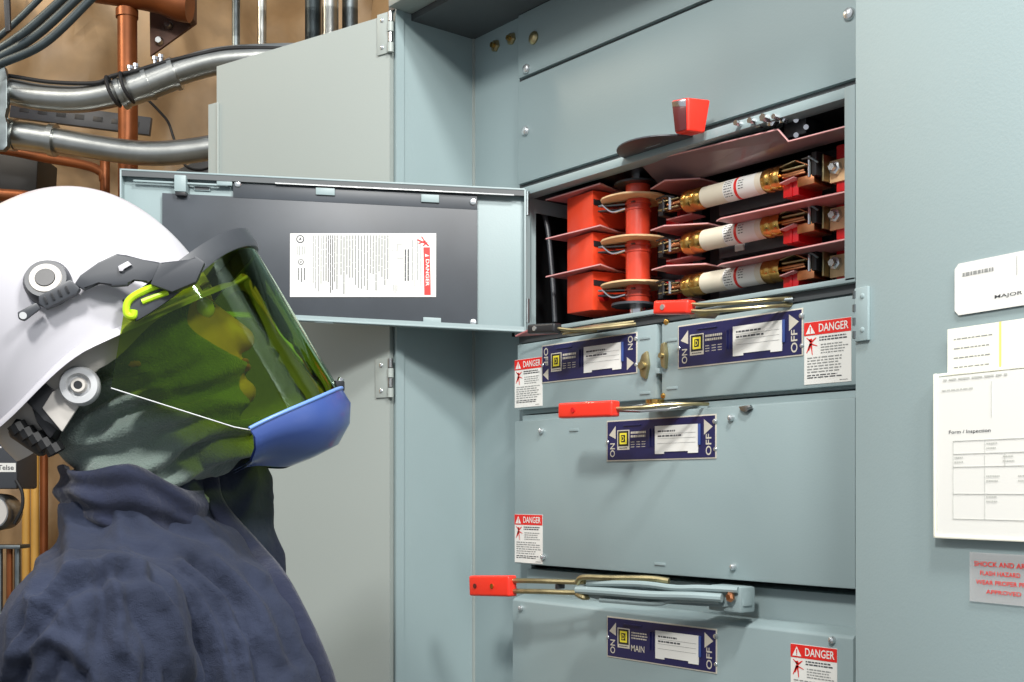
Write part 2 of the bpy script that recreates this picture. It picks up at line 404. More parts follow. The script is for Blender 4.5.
# ------------------------------------------------------------------ labels on the switches
def Mf(p, rot=0):
    M = frame(p, (1, 0, 0), (0, 0, 1)); return M @ Matrix.Rotation(rot, 4, 'Z')
def danger(par, p, W=.072, H=.081):
    M = Mf(p); b = MB(); b.box((0, 0, 0), (W, H, .0006), 'white_label', 0, M)
    z = .001
    b.flat(.0, H-.0175, W, H-.0005, 'label_red', M, z)
    b.poly([(.003, H-.0155), (.0175, H-.0155), (.010, H-.003)], 'white_label', M, z+.0003)
    b.poly([(.0095, H-.0125), (.011, H-.0125), (.0112, H-.0065), (.0093, H-.0065)], 'label_red', M, z+.0005)
    b.poly([(.0095, H-.0145), (.011, H-.0145), (.011, H-.0132), (.0095, H-.0132)], 'label_red', M, z+.0005)
    b.text('DANGER', (.046, H-.009), .045, .0105, 'white_label', M, 0, z+.0004)
    # shocked hand pictogram
    def stroke(a, c, w):
        a = Vector((*a, 0)); c = Vector((*c, 0)); d = (c-a).normalized(); n = Vector((-d.y, d.x, 0))*w
        b.poly([(q.x, q.y) for q in (a-n, c-n*.4, c+n*.4, a+n)], 'label_red', M, z)
    for a, c, w in (((.010, H-.028), (.004, H-.040), .0014), ((.011, H-.028), (.013, H-.043), .0014), ((.010, H-.029), (.007, H-.037), .002),
                    ((.011, H-.026), (.004, H-.020), .0012), ((.012, H-.026), (.019, H-.021), .0014), ((.012, H-.029), (.021, H-.032), .001), ((.010, H-.022), (.0115, H-.030), .0026)):
        stroke(a, c, w)
    b.lines(.024, H-.0265, .066, H-.0195, 2, 'print', M, z=z, fill=.5, ragged=.1)
    b.lines(.026, H-.043, .068, H-.029, 4, 'faint_print', M, z=z, fill=.4)
    b.lines(.005, .014, .068, H-.045, 6, 'faint_print', M, z=z, fill=.4)
    b.lines(.005, .007, .066, .013, 2, 'print', M, z=z, fill=.45)
    b.lines(.055, .002, .068, .004, 1, 'print', M, z=z)
    return tag(b.build('danger_label', par), 'white and red danger sticker')
def nameplate(par, p, flip=False, main=False, dark=False):
    W, H = .221, .0625
    M = Mf(p); b = MB()
    b.box((0, 0, 0), (W, H, .0012), 'silver_print', .0004, M)
    z = .0016; b.flat(.002, .002, W-.002, H-.002, 'navy_plate', M, z, .0005); z += .0003
    S = 'silver_print'
    if not flip:
        b.text('ON', (.0135, .017), .021, .0105, S, M, R(90), z); b.poly([(.006, .040), (.0205, .034), (.0205, .054)], S, M, z)
        b.text('OFF', (W-.0135, .020), .030, .0105, S, M, R(90), z); b.poly([(W-.022, .034), (W-.006, .045), (W-.022, .056)], S, M, z)
    else:
        b.text('OFF', (.0115, .043), .029, .0105, S, M, R(-90), z); b.poly([(.004, .014), (.0175, .004), (.0175, .023)], S, M, z)
        b.text('ON', (W-.0135, .047), .021, .0105, S, M, R(-90), z); b.poly([(W-.021, .006), (W-.006, .016), (W-.021, .026)], S, M, z)
    b.flat(.024, .017, .050, .047, S, M, z); b.flat(.026, .0225, .048, .0455, 'black_plastic', M, z+.0002)
    b.flat(.0295, .0255, .0445, .0425, 'logo_yellow', M, z+.0004); b.flat(.0325, .0285, .0415, .0395, 'black_plastic', M, z+.0006)
    b.text('D', (.037, .034), .0055, .0075, 'logo_yellow', M, 0, z+.001)
    b.lines(.028, .018, .046, .0215, 1, 'black_plastic', M, z=z+.0002, ragged=0)
    if main:
        b.text('MAIN', (.067, .019), .028, .0095, S, M, 0, z); b.lines(.054, .032, .088, .044, 3, S, M, z=z, fill=.5, ragged=.1)
    else:
        b.lines(.053, .034, .085, .045, 2, S, M, z=z, fill=.6, ragged=.05)
        for xx in (.053, .065, .076): b.lines(xx, .019, xx+.008, .030, 3, S, M, z=z, fill=.3, ragged=.1)
    b.box((.038, .0525, .001), (.075, .0545, .0035), 'navy_plate', .0008, M)
    b.box((.092, .020, .001), (.0945, .047, .004), 'navy_plate', .001, M); b.box((.0985, .02, .001), (.1, .047, .003), 'navy_plate', .0006, M)
    b.screw(M @ Vector((.002, .030, .001)), (0, -1, 0), .003, 'screw_metal', .002)
    b.screw(M @ Vector((W-.002, .052, .001)), (0, -1, 0), .004, 'screw_metal', .003)
    b.screw(M @ Vector((W-.002, .013, .001)), (0, -1, 0), .003, 'screw_metal', .002)
    o = b.build('nameplate', par)
    b = MB(); x0, x1 = .104, .190
    b.prism([(x0, .009, 0), (x0+.018, .009, 0), (x0+.018, .012, 0), (x0+.065, .012, 0), (x0+.065, .009, 0), (x1-.002, .009, 0), (x1, .050, 0), (x0, .050, 0)], (0, 0, .0008), 'white_label', 0, M @ Matrix.Translation((0, 0, z)))
    zz = z+.0011
    b.lines(x0+.006, .040, x0+.05, .044, 1, 'print', M, z=zz, fill=.6); b.lines(x0+.006, .033, x0+.06, .037, 1, 'print', M, z=zz, fill=.6)
    for yy in (.038, .031, .024): b.flat(x0+.005, yy, x1-.006, yy+.0004, 'faint_print', M, zz)
    b.build('circuit_card', o)
    b = MB(); b.box((x1-.001, .02, z), (x1+.003, .05, z+.002), 'cup_blue', .0005, M); b.build('card_clip', o)
    return o
G = 'fusible switch units in the open cabinet'
def unit(name, x0, x1, z0, z1, yf, label):
    t = thing(name, (x0, yf, z_(z0)), label, 'electrical switch', G)
    return t
def slot(b, p): M = Mf(p); b.box((-.011, -.002, -.001), (.011, .002, .0008), 'grey_paint', .0006, M); b.flat(-.010, -.0026, .010, -.0018, 'dark_paint', M, .0012)
# filler behind the units' left edge
b = MB(); b.box((XS0, YB-.004, .1), (XL+.004, YB+.006, z_(.52)), 'grey_paint'); b.build('filler_strip', cab)
# --- twin row, left
XS = onY(658.5, 350, 1.268).x
yd = 1.268
t = unit('fusible_switch', XL, XS, .134, .245, yd, 'small grey switch unit with black lever grip, below the hinge of the swung-out door')
b = MB(); b.box((XL, yd+.012, z_(.128)), (XS-.003, 1.55, z_(.249)), 'grey_paint', .002); b.build('housing', t)
b = MB(); b.box((XL, yd, z_(.135)), (XS-.004, yd+.016, z_(.246)), 'grey_paint', .003)
slot(b, onY(645, 338, yd)); slot(b, onY(645, 393, yd)); dd = b.build('door', t)
b = MB(); p = onY(646, 366, yd)
b.prism([p+Vector(q) for q in ((-.01,0,.002),(-.004,0,.017),(.006,0,.022),(.01,0,0),(.004,0,-.02),(-.006,0,-.016))], (0,-.006,0), 'lever_metal', .002); b.cyl(p, p-Vector((0,.012,0)), .006, 'lever_metal', 12); b.build('latch', t)
danger(dd, onY(515, 408, yd)); nameplate(dd, onY(542.3, 383.5, yd), flip=True)
# --- twin row, right
t2 = unit('fusible_switch', XS, XR, .134, .245, yd, 'wider grey switch unit with red grip and danger label, directly below the three fuses')
b = MB(); b.box((XS+.003, yd+.012, z_(.128)), (XR, 1.55, z_(.249)), 'grey_paint', .002); b.build('housing', t2)
b = MB(); b.box((XS+.006, yd, z_(.132)), (XR, yd+.016, z_(.245)), 'grey_paint', .003)
slot(b, onY(672, 340, yd)); slot(b, onY(672, 388, yd)); dd = b.build('door', t2)
b = MB(); p = onY(665.5, 356, yd)
b.prism([p+Vector(q) for q in ((-.005,0,.002),(-.003,0,.017),(.004,0,.02),(.007,0,0),(.005,0,-.02),(-.002,0,-.016))], (0,-.008,0), 'lever_metal', .002); b.cyl(p, p-Vector((0,.012,0)), .004, 'lever_metal', 12); b.build('latch', t2)
for q in ((667, 322), (664, 396)):
    b = MB(); b.screw(onY(*q, yd+.002), (0,-1,0), .005, 'brass', .004); b.build('screw', t2)
b = MB(); p = onY(659, 371, yd-.002); b.box((p.x-.005, p.y-.004, p.z-.004), (p.x+.004, p.y+.01, p.z+.004), 'grey_paint', .001); b.build('catch', t2)
danger(dd, onY(804.5, 385, yd)); nameplate(dd, onY(678.5, 369, yd))
# --- large unit
yd = 1.262
t3 = unit('fusible_switch', XL, XR, -.125, .116, yd, 'largest grey switch unit with one wide blank door, third row down')
b = MB(); b.box((XL+.004, yd+.014, z_(-.122)), (XR-.004, 1.55, z_(.126)), 'grey_paint', .002); b.build('housing', t3)
b = MB(); b.box((XL, yd, z_(-.124)), (XR, yd+.018, z_(.116)), 'grey_paint', .003)
slot(b, onY(574, 430, yd)); slot(b, onY(660, 564, yd)); dd = b.build('door', t3)
for q in ((542, 431), (732, 418), (544, 557), (734, 567)):
    b = MB(); b.screw(onY(*q, yd), (0,-1,0), .0048, 'screw_metal', .007); b.build('screw', dd)
danger(dd, onY(515, 562, yd)); nameplate(dd, onY(607.3, 461.5, yd))
# --- main unit
yd = 1.258
t4 = unit('fusible_switch', XL, XR, -.5, -.13, yd, 'main switch unit with MAIN nameplate and long cast lever, lowest in the cabinet')
b = MB(); b.box((XL+.002, yd+.03, z_(-.50)), (XR-.002, 1.55, z_(-.134)), 'grey_paint', .002); b.build('housing', t4)
b = MB()
b.prism([(XL, yd+.03, z_(-.175)), (XL, yd+.004, z_(-.182)), (XL, yd, z_(-.186)), (XL, yd, z_(-.5)), (XL, yd+.03, z_(-.5))], (XR-XL, 0, 0), 'grey_paint', .0015)
dd = b.build('door', t4)
for q in ((521.5, 608), (833, 640)):
    b = MB(); b.screw(onY(*q, yd), (0,-1,0), .0048, 'screw_metal', .007); b.build('screw', dd)
danger(dd, onY(791, 705, yd)); nameplate(dd, onY(607.5, 656.5, yd), main=True)
b = MB(); b.box((XS0, YB-.001, z_(.515)), (XR, YB+.001, z_(.53)), 'dark_paint'); b.box((XS0, YB-.001, z_(.70)), (XR, YB+.001, z_(.712)), 'dark_paint'); b.box((XS0-.0014, YB-.0012, z_(.515)), (XS0+.0025, YB+.001, z_(ZT-.012)), 'dark_paint'); b.build('seam_backing', cab)
# remaining lower unit front out of the frame
b = MB(); b.box((XL, 1.27, .15), (XR, 1.5, z_(-.51)), 'grey_paint', .003); b.build('kick_plate', cab)
# ------------------------------------------------------------------ operating handles (parts of their switches)
def handle(par, grip0, grip1, ph, arm, pivot, col, two=True, gh=.0115, rnd=0):
    """grip0/grip1: world ends of the grip; arm: list of points to the pivot"""
    g0, g1 = Vector(grip0), Vector(grip1)
    d = (g1-g0).normalized(); nrm = d.cross(UP).normalized()
    b = MB(); a = [Vector(p) for p in arm]
    for off in ((.0045, -.0045) if two else (0,)):
        pts = [p+UP*off for p in a]
        b.tube(pts, .0027, 'lever_metal', 8, True)
    b.build('lever', par)
    b = MB(); M = frame(g0, d, UP); L = (g1-g0).length
    b.box((0, -gh, -.009), (L, gh, .009), col, .004, M, 3)
    g = b.build('grip', par)
    b = MB(); b.cyl(M @ Vector((L*.3, 0, .007)), M @ Vector((L*.3, 0, .0105)), .004, 'screw_metal' if rnd else 'deep_red', 12); b.build('rivet', g)
# unit 3 handle
Yg = 1.17
A = onY(562, 411, Yg); B = onY(616, 408.5, Yg)
handle(t3, A, B, 0, [B-(B-A)*.1, onY(640, 407.5, 1.18), onY(665, 405, 1.205), onY(690, 404, 1.235), onY(708, 404, 1.27)], None, 'red_plastic', two=False)
b = MB(); b.prism([onY(612, 412, 1.2), onY(640, 413, 1.215), onY(668, 411, 1.235), onY(700, 405, 1.275), onY(672, 403.5, 1.262), onY(640, 407, 1.225)], (0,0,.004), 'steel', .001)
b.cyl(onY(655, 408, 1.25), onY(655, 408, 1.25)+UP*.012, .014, 'brass', 20); b.build('crank_plate', t3)
b = MB(); p = onY(747, 408, 1.262); b.prism([p+Vector(q)*.62 for q in ((-.018,0,.004),(.014,0,.006),(.02,0,-.002),(.006,0,-.006),(0,0,-.010),(-.01,0,-.006))], (0,-.006,0), 'steel', .002); b.build('latch', t3)
# unit 2R handle
A = onY(657, 308, 1.19); B = onY(692, 307, 1.19)
handle(t2, A, B, 0, [B-(B-A)*.1, onY(705, 308, 1.195), onY(735, 306, 1.21), onY(765, 303.5, 1.235), onY(792, 301.5, 1.27)], None, 'red_plastic', gh=.0095, rnd=1)
b = MB(); b.prism([onY(690, 311, 1.21), onY(720, 313.5, 1.22), onY(715, 319, 1.24), onY(690, 318, 1.24)], (0,0,.003), 'lever_metal', .001)
b.prism([onY(700, 312, 1.215), onY(740, 304, 1.235), onY(793, 300.5, 1.262), onY(793, 303, 1.266), onY(745, 309, 1.25)], (0,0,.004), 'dull_steel', .001)
b.build('crank_plate', t2)
# unit 2L handle (black grip)
A = onY(531, 329.5, 1.2); B = onY(558, 328, 1.2)
handle(t, A, B, 0, [B-(B-A)*.1, onY(575, 330, 1.21), onY(600, 328, 1.23), onY(636, 324, 1.262)], None, 'black_plastic', two=False, gh=.0075, rnd=1)
b = MB(); b.prism([onY(559, 333, 1.215), onY(590, 329, 1.225), onY(634, 323, 1.258), onY(600, 326, 1.262), onY(575, 331, 1.25)], (0,0,.004), 'lever_metal', .001)
b.box(tuple(onY(562, 335, 1.235)-Vector((0,0,0))), tuple(onY(588, 329, 1.235)+Vector((0,.02,0))), 'lever_metal', .001)
b.prism([onY(515, 337, 1.235), onY(530, 330, 1.235), onY(560, 331, 1.25), onY(558, 334, 1.26)], (0,0,.003), 'fish_paper', .001)
b.build('crank_plate', t)
# unit 4 handle
A = onY(473, 585.5, 1.165); B = onY(513, 586, 1.165)
b = MB()
for q in (0, 1):
    y0 = 580.5 if q == 0 else 591
    b.tube([onY(505, y0, 1.165), onY(540, y0+.5, 1.175), onY(572, y0+1.5, 1.19), onY(585, y0+1.5, 1.195)], .004, 'lever_metal', 8)
b.box(tuple(onY(555, 589, 1.18)), tuple(onY(562, 584, 1.19)+Vector((0,.006,0))), 'black_plastic', .001)
b.tube([onY(577, 583, 1.19), onY(583, 577.5, 1.19), onY(610, 578, 1.2), onY(650, 578.5, 1.215), onY(669, 581, 1.225)], .0045, 'lever_metal', 8)
b.tube([onY(577, 594, 1.19), onY(583, 597, 1.19), onY(588, 597, 1.2)], .0045, 'lever_metal', 8)
b.build('lever', t4)
M = frame(A, (B-A).normalized(), UP); L = (B-A).length
b = MB(); b.box((0, -.0165, -.009), (L, .0165, .009), 'red_plastic', .004, M, 3); g = b.build('grip', t4)
b = MB()
for q in (.17, .6):
    b = MB(); b.cyl(M @ Vector((L*q, 0, .007)), M @ Vector((L*q, 0, .0105)), .004, 'dark_maroon' if q < .3 else 'brass', 12); b.build('rivet', g)
b = MB()  # cast bracket
prof = [((576, 588), 1.195), ((590, 582.5), 1.2), ((640, 583), 1.205), ((672, 586), 1.212), ((690, 586), 1.215), ((715, 586), 1.225), ((742, 588), 1.235), ((744, 607), 1.235), ((722, 607), 1.228), ((700, 606), 1.22), ((655, 603), 1.212), ((600, 600), 1.2), ((580, 596), 1.196)]
pts = [onY(*q, Y) for q, Y in prof]
b.prism(pts, (0, .02, 0), 'grey_paint', .004)
b.tube([onY(577, 590, 1.19), onY(610, 592, 1.195), onY(650, 595, 1.2), onY(690, 596, 1.206), onY(722, 598, 1.22)], .006, 'grey_paint', 10)
b.tube([onY(588, 583.5, 1.197), onY(640, 584, 1.2), onY(675, 588, 1.205), onY(700, 588, 1.212), onY(738, 590, 1.23)], .0045, 'grey_paint', 8)
b.tube([onY(600, 600, 1.198), onY(655, 603.5, 1.206), onY(675, 600, 1.21), onY(720, 602, 1.222)], .0035, 'grey_paint', 8)
p0 = onY(708, 597, 1.232); b.box((p0.x, p0.y, p0.z-.018), (onY(741, 597, 1.232).x, 1.262, p0.z+.017), 'grey_paint', .004)
b.build('cast_bracket', t4)
b = MB(); p0 = onY(731, 597, 1.226); b.lathe(p0, p0-Vector((0,.006,0)), [(0,.007),(.6,.007),(1,.004)], 'copper_bar', 6); b.build('bolt', t4)
# ------------------------------------------------------------------ open fuse switch
yd = 1.268
ZO0, ZO1 = .266, .497
t5 = unit('fusible_switch', XL, XR, ZO0, ZO1, yd, 'opened switch unit showing three fuses and a red rotor, its door swung left')
b = MB()
Xi = XL+.006
# side wall with a rounded cut-out: built from strips
Yc0, Yc1 = 1.292, 1.44
def sidewall(b, X, th):
    z0, z1 = z_(ZO0), z_(ZO1); a0, a1 = z_(ZO0+.008), z_(.474)
    b.box((X-th, yd, z0), (X, Yc0, z1), 'grey_paint'); b.box((X-th, Yc1, z0), (X, 1.5, z1), 'grey_paint')
    b.box((X-th, Yc0, z0), (X, Yc1, a0), 'grey_paint'); b.box((X-th, Yc0, a1), (X, Yc1, z1), 'grey_paint')
    r = .018
    for (cy, cz, sy, sz) in ((Yc0, a1, 1, -1), (Yc0, a0, 1, 1)):
        pts = [(X-th, cy, cz)]
        for k in range(7):
            q = k/6*math.pi/2; pts.append((X-th, cy+sy*r*(1-math.sin(q)), cz+sz*r*(1-math.cos(q))))
        b.prism(pts, (th, 0, 0), 'grey_paint')
sidewall(b, Xi, .003)
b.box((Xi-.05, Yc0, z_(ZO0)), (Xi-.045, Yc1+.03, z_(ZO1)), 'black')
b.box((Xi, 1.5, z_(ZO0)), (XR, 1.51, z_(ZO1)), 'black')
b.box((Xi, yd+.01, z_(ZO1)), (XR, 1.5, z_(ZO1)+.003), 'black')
b.box((Xi, yd+.004, z_(ZO0)-.003), (XR, 1.5, z_(ZO0)), 'dark_paint')
b.box((XR-.003, yd, z_(ZO0)), (XR, 1.5, z_(ZO1)), 'grey_paint')
b.build('housing', t5)
b = MB()
b.box((XL, yd+.002, z_(ZO1)-.001), (XR, yd+.03, z_(.510)), 'grey_paint', .002)
b.box((XL, yd-.006, z_(ZO0)-.006), (XR, yd+.014, z_(ZO0)+.001), 'grey_paint', .0015)
b.box((XL, yd+.004, z_(ZO0)-.018), (XR, yd+.03, z_(ZO0)-.004), 'dark_paint', .001)
b.box((XR-.016, yd-.006, z_(ZO0)-.004), (XR+.0, yd+.004, z_(ZO1)+.010), 'grey_paint', .0015)
b.box((XL-.002, yd-.004, z_(ZO0)-.004), (Xi, yd+.01, z_(ZO1)+.006), 'grey_paint', .0015)
b.build('opening_frame', t5)
# back equipment, black moulded base
b = MB()
b.box((-1.24, 1.40, z_(.275)), (-.92, 1.49, z_(.48)), 'black_plastic', .004)
for zz in (.30, .365, .43):
    b.box((-1.20, 1.375, z_(zz)-.015), (-1.06, 1.41, z_(zz)+.018), 'dark_plastic', .004)
    for xx in (-1.18, -1.13, -1.08): b.cyl((xx, 1.376, z_(zz)-.028), (xx, 1.372, z_(zz)-.028), .004, 'black', 10)
b.box((-1.5, 1.45, z_(.275)), (-1.3, 1.49, z_(.48)), 'dark_plastic', .004)
p = onY(739, 246, 1.372); b.box((p.x-.008, 1.372, p.z-.007), (p.x+.008, 1.375, p.z+.007), 'white_label')
b.build('base', t5)
b = MB(); b.tube([onY(541, 205, 1.33), onY(547, 225, 1.33), onY(550, 250, 1.33), onY(553, 285, 1.33), onY(555, 322, 1.33)], .0045, 'dark_plastic', 10); b.build('cable', t5)
# arc chambers and barriers
zb = (.487, .420, .357)
for k, z1 in enumerate(zb):
    b = MB()
    pl = [onZ(546, HY-(HY-(200, 239, 277)[k]), z1), onZ(600.5, (183.5, 225.5, 264.5)[k], z1), onZ(618, (191, 232, 271)[k], z1)]
    a, c, e = pl
    pts = [a, c, e, Vector((e.x, 1.46, e.z)), Vector((a.x+.02, 1.46, a.z))]
    b.prism(pts, (0, 0, .0016), 'fish_paper', 0); b.tube([a, c, e], .0011, 'fish_edge', 6, False)
    b.build('insulating_barrier', t5)
    zlo = (.4257, .3607, .291)[k]; zhi = z1-.001
    Aq = onY(567, 200, 1.318); Bq = onY(592.6, 200, 1.300); Eq = onY(630, 200, 1.385)
    b = MB()
    pts = [(Aq.x, Aq.y, z_(zlo)+.004), (Bq.x, Bq.y, z_(zlo)-.001), (Eq.x, Eq.y, z_(zlo)+.004), (Eq.x, 1.455, z_(zlo)), (Aq.x, 1.455, z_(zlo))]
    b.prism(pts, (0, 0, zhi-zlo-.002), 'orange_red', .0022)
    b.sphere((Aq.x-.003, Aq.y+.012, (z_(zlo)+z_(zhi))/2+.004), .006, 'orange_red')
    fr_ = Vector((Eq.x-Bq.x, Eq.y-Bq.y, 0)).normalized(); nn_ = Vector((fr_.y, -fr_.x, 0))
    M = frame(Vector((Bq.x, Bq.y, z_(zhi)-.018))+nn_*.0004, fr_, UP)
    b.box((.002, -.008, -.001), (.05, .001, .0012), 'black_plastic', .0005, M)
    if k == 2: b.cyl(M @ Vector((.02, -.026, 0)), M @ Vector((.02, -.026, .01)), .007, 'deep_red', 14)
    b.build('arc_chamber', t5)
    # moving contact blades
    zc = (.463, .397, .327)[k]-.012
    rc = onY(638, 240, 1.335)
    b = MB()
    for dz in (0, -.008):
        b.prism([(Bq.x+.006, Bq.y+.006, z_(zc)+dz+.004), (rc.x, rc.y-.012, z_(zc)+dz), (rc.x, rc.y+.004, z_(zc)+dz), (Bq.x+.012, Bq.y+.03, z_(zc)+dz+.004)], (0, 0, .003), 'black_plastic' if dz else 'dull_steel', .0006)
    b.tube([(Bq.x+.016, Bq.y+.006, z_(zc)+.006), (Bq.x+.035, Bq.y+.01, z_(zc)-.008), (rc.x-.01, rc.y-.018, z_(zc)-.006)], .0018, 'chrome', 6)
    b.build('contact_blade', t5)
# rotor shaft
rc = onY(638, 240, 1.335)
b = MB()
prof = [(0, .0185), (.08, .0185), (.085, .020)]
H0, H1 = .292, .488
zz = H0; out = []
def add_(z, r): out.append(((z-H0)/(H1-H0), r))
add_(H0, .0195)
for c in (.327, .397, .463):
    add_(c-.022, .0195); add_(c-.0215, .0212); add_(c-.0185, .0212); add_(c-.018, .0188); add_(c-.0125, .0188); add_(c-.012, .021); add_(c-.009, .021); add_(c-.0085, .0188)
    add_(c+.004, .0188); add_(c+.0045, .0195)
add_(H1, .0195)
b.lathe((rc.x, rc.y, z_(H0)), (rc.x, rc.y, z_(H1)), out, 'rotor_red', 28)
for c in (.327, .397, .463):
    for q in (-.012,):
        b.box((rc.x+.004, rc.y-.0205, z_(c)-.016+.004), (rc.x+.012, rc.y-.015, z_(c)-.009+.0), 'dark_maroon', .001)
b.build('rotor_shaft', t5)
for c in (.327, .397, .463):
    b = MB(); pts = []
    for k in range(28):
        q = 2*math.pi*k/28; r = .0545*(1+.02*math.cos(6*q)); pts.append((rc.x-.008+r*math.cos(q), rc.y+r*math.sin(q)*.96, z_(c)-.004))
    b.prism(pts, (0, 0, .003), 'tan_disc', .0008); b.build('insulating_disc', t5)
b = MB(); b.cyl((rc.x, rc.y, z_(H1)-.006), (rc.x, rc.y, z_(H1)-.003), .038, 'black_plastic', 28); b.cyl((rc.x, rc.y, z_(H1)-.003), (rc.x, rc.y, z_(ZO1)), .011, 'chrome', 16)
b.build('bearing', t5); b = MB(); b.cyl((rc.x, rc.y-.01, z_(H0)-.002), (rc.x, rc.y-.01, z_(H0)+.0015), .035, 'dark_plastic', 28); b.cyl((rc.x, rc.y, z_(H0)-.014), (rc.x, rc.y, z_(H0)-.002), .014, 'chrome', 16)
b.build('bearing', t5)
# barriers right of the rotor
for k, (z1, pp) in enumerate(((.466, ((651, 189), (665, 180.5), (700, 178.5), (722, 184))), (.396, ((651, 230.5), (664, 226), (708, 223.5), (722, 227))), (.336, ((652, 270), (666, 266), (706, 264), (728, 269))))):
    q = [onZ(*a, z1) for a in pp]
    b = MB(); b.prism(q+[Vector((q[-1].x, 1.46, q[0].z)), Vector((q[0].x, 1.46, q[0].z))], (0, 0, .0016), 'fish_paper'); b.tube(q, .0011, 'fish_edge', 6, False); b.build('insulating_barrier', t5)
for z1, pa, pb in ((.3835, (717, 221), (849, 191.5)), (.3215, (718, 266), (849, 238.7))):
    q0 = onZ(*pa, z1); q1 = onZ(*pb, z1); q1.x = XR-.005
    b = MB(); b.prism([q0, Vector((q0.x+.012, q0.y-.006, q0.z)), q1, Vector((q1.x, 1.40, q1.z)), Vector((q0.x, 1.40, q0.z))], (0, 0, .0016), 'fish_paper'); b.tube([q0, Vector((q0.x+.012, q0.y-.006, q0.z)), q1], .0012, 'fish_edge', 6, False); b.build('insulating_barrier', t5)
# fuses and their clips
FZ = (.4366, .3725, .3085); YFu = 1.335
def fuse_px(px): return onY(px, 240, YFu).x
x0, x1, x2, x3 = (fuse_px(v) for v in (686, 706, 766, 785))
f0 = thing('cartridge_fuse', ((x0+x3)/2, YFu, z_(FZ[0])), 'white cartridge fuse with brass end caps, topmost of the three in the opened switch', 'fuse', 'cartridge fuses in the opened switch')
c = Vector((0, YFu, z_(FZ[0])))
P = lambda x: Vector((x, YFu, z_(FZ[0])))
b = MB(); b.lathe(P(x1-.003), P(x2+.003), [(0,.0155),(1,.0155)], 'fuse_paper', 36); b.build('barrel', f0)
for (a, e) in ((x0, x1), (x2, x3)):
    b = MB(); b.lathe(P(a), P(e), [(0,.012),(.04,.0155),(.12,.0172),(.45,.0172),(.5,.0163),(.55,.0172),(.92,.0172),(1,.0158)], 'brass', 36); b.build('end_cap', f0)
for (a, e) in ((x0-.032, x0+.002), (x3-.002, x3+.04)):
    b = MB(); b.box((a, YFu-.010, z_(FZ[0])-.0018), (e, YFu+.010, z_(FZ[0])+.0018), 'copper_bar', .001); b.build('blade', f0)
# printed wrap with red band
b = MB()
def wrap(b, xa, xb, q0, q1, m, r):
    rows = []
    for i in range(2):
        x = xa if i == 0 else xb; rows.append([Vector((x, YFu-r*math.cos(q), z_(FZ[0])+r*math.sin(q))) for q in [q0+(q1-q0)*k/30 for k in range(31)]])
    b.grid(rows, m)
L = x2-x1
wrap(b, x1+L*.40, x1+L*.92, -math.pi*.98, math.pi*.98, 'white_label', .01565)
wrap(b, x1+L*.585, x1+L*.63, -math.pi*.99, math.pi*.99, 'label_red', .0158)
for i in range(7):
    q = R(38)-i*R(14)
    for (s0, s1) in ((.42, .55), (.66, .74)):
        if s0 > .6 and i not in (1, 2, 3, 4): continue
        a = s0; 
        while a < s1:
            w = random.uniform(.02, .06); wrap(b, x1+L*a, x1+L*min(a+w, s1), q, q+R(4.5), 'print', .01585); a += w+.012
b.build('printed_wrap', f0)
def copy_tree(o, parent=None):
    c = o.copy(); COL.objects.link(c); c.parent = parent
    for ch in list(o.children): copy_tree(ch, c)
    return c
for k, w in ((1, 'white cartridge fuse with brass end caps, middle of the three in the opened switch'), (2, 'white cartridge fuse with brass end caps, lowest of the three in the opened switch')):
    c_ = copy_tree(f0); c_.location.z = z_(FZ[k]); c_['label'] = w
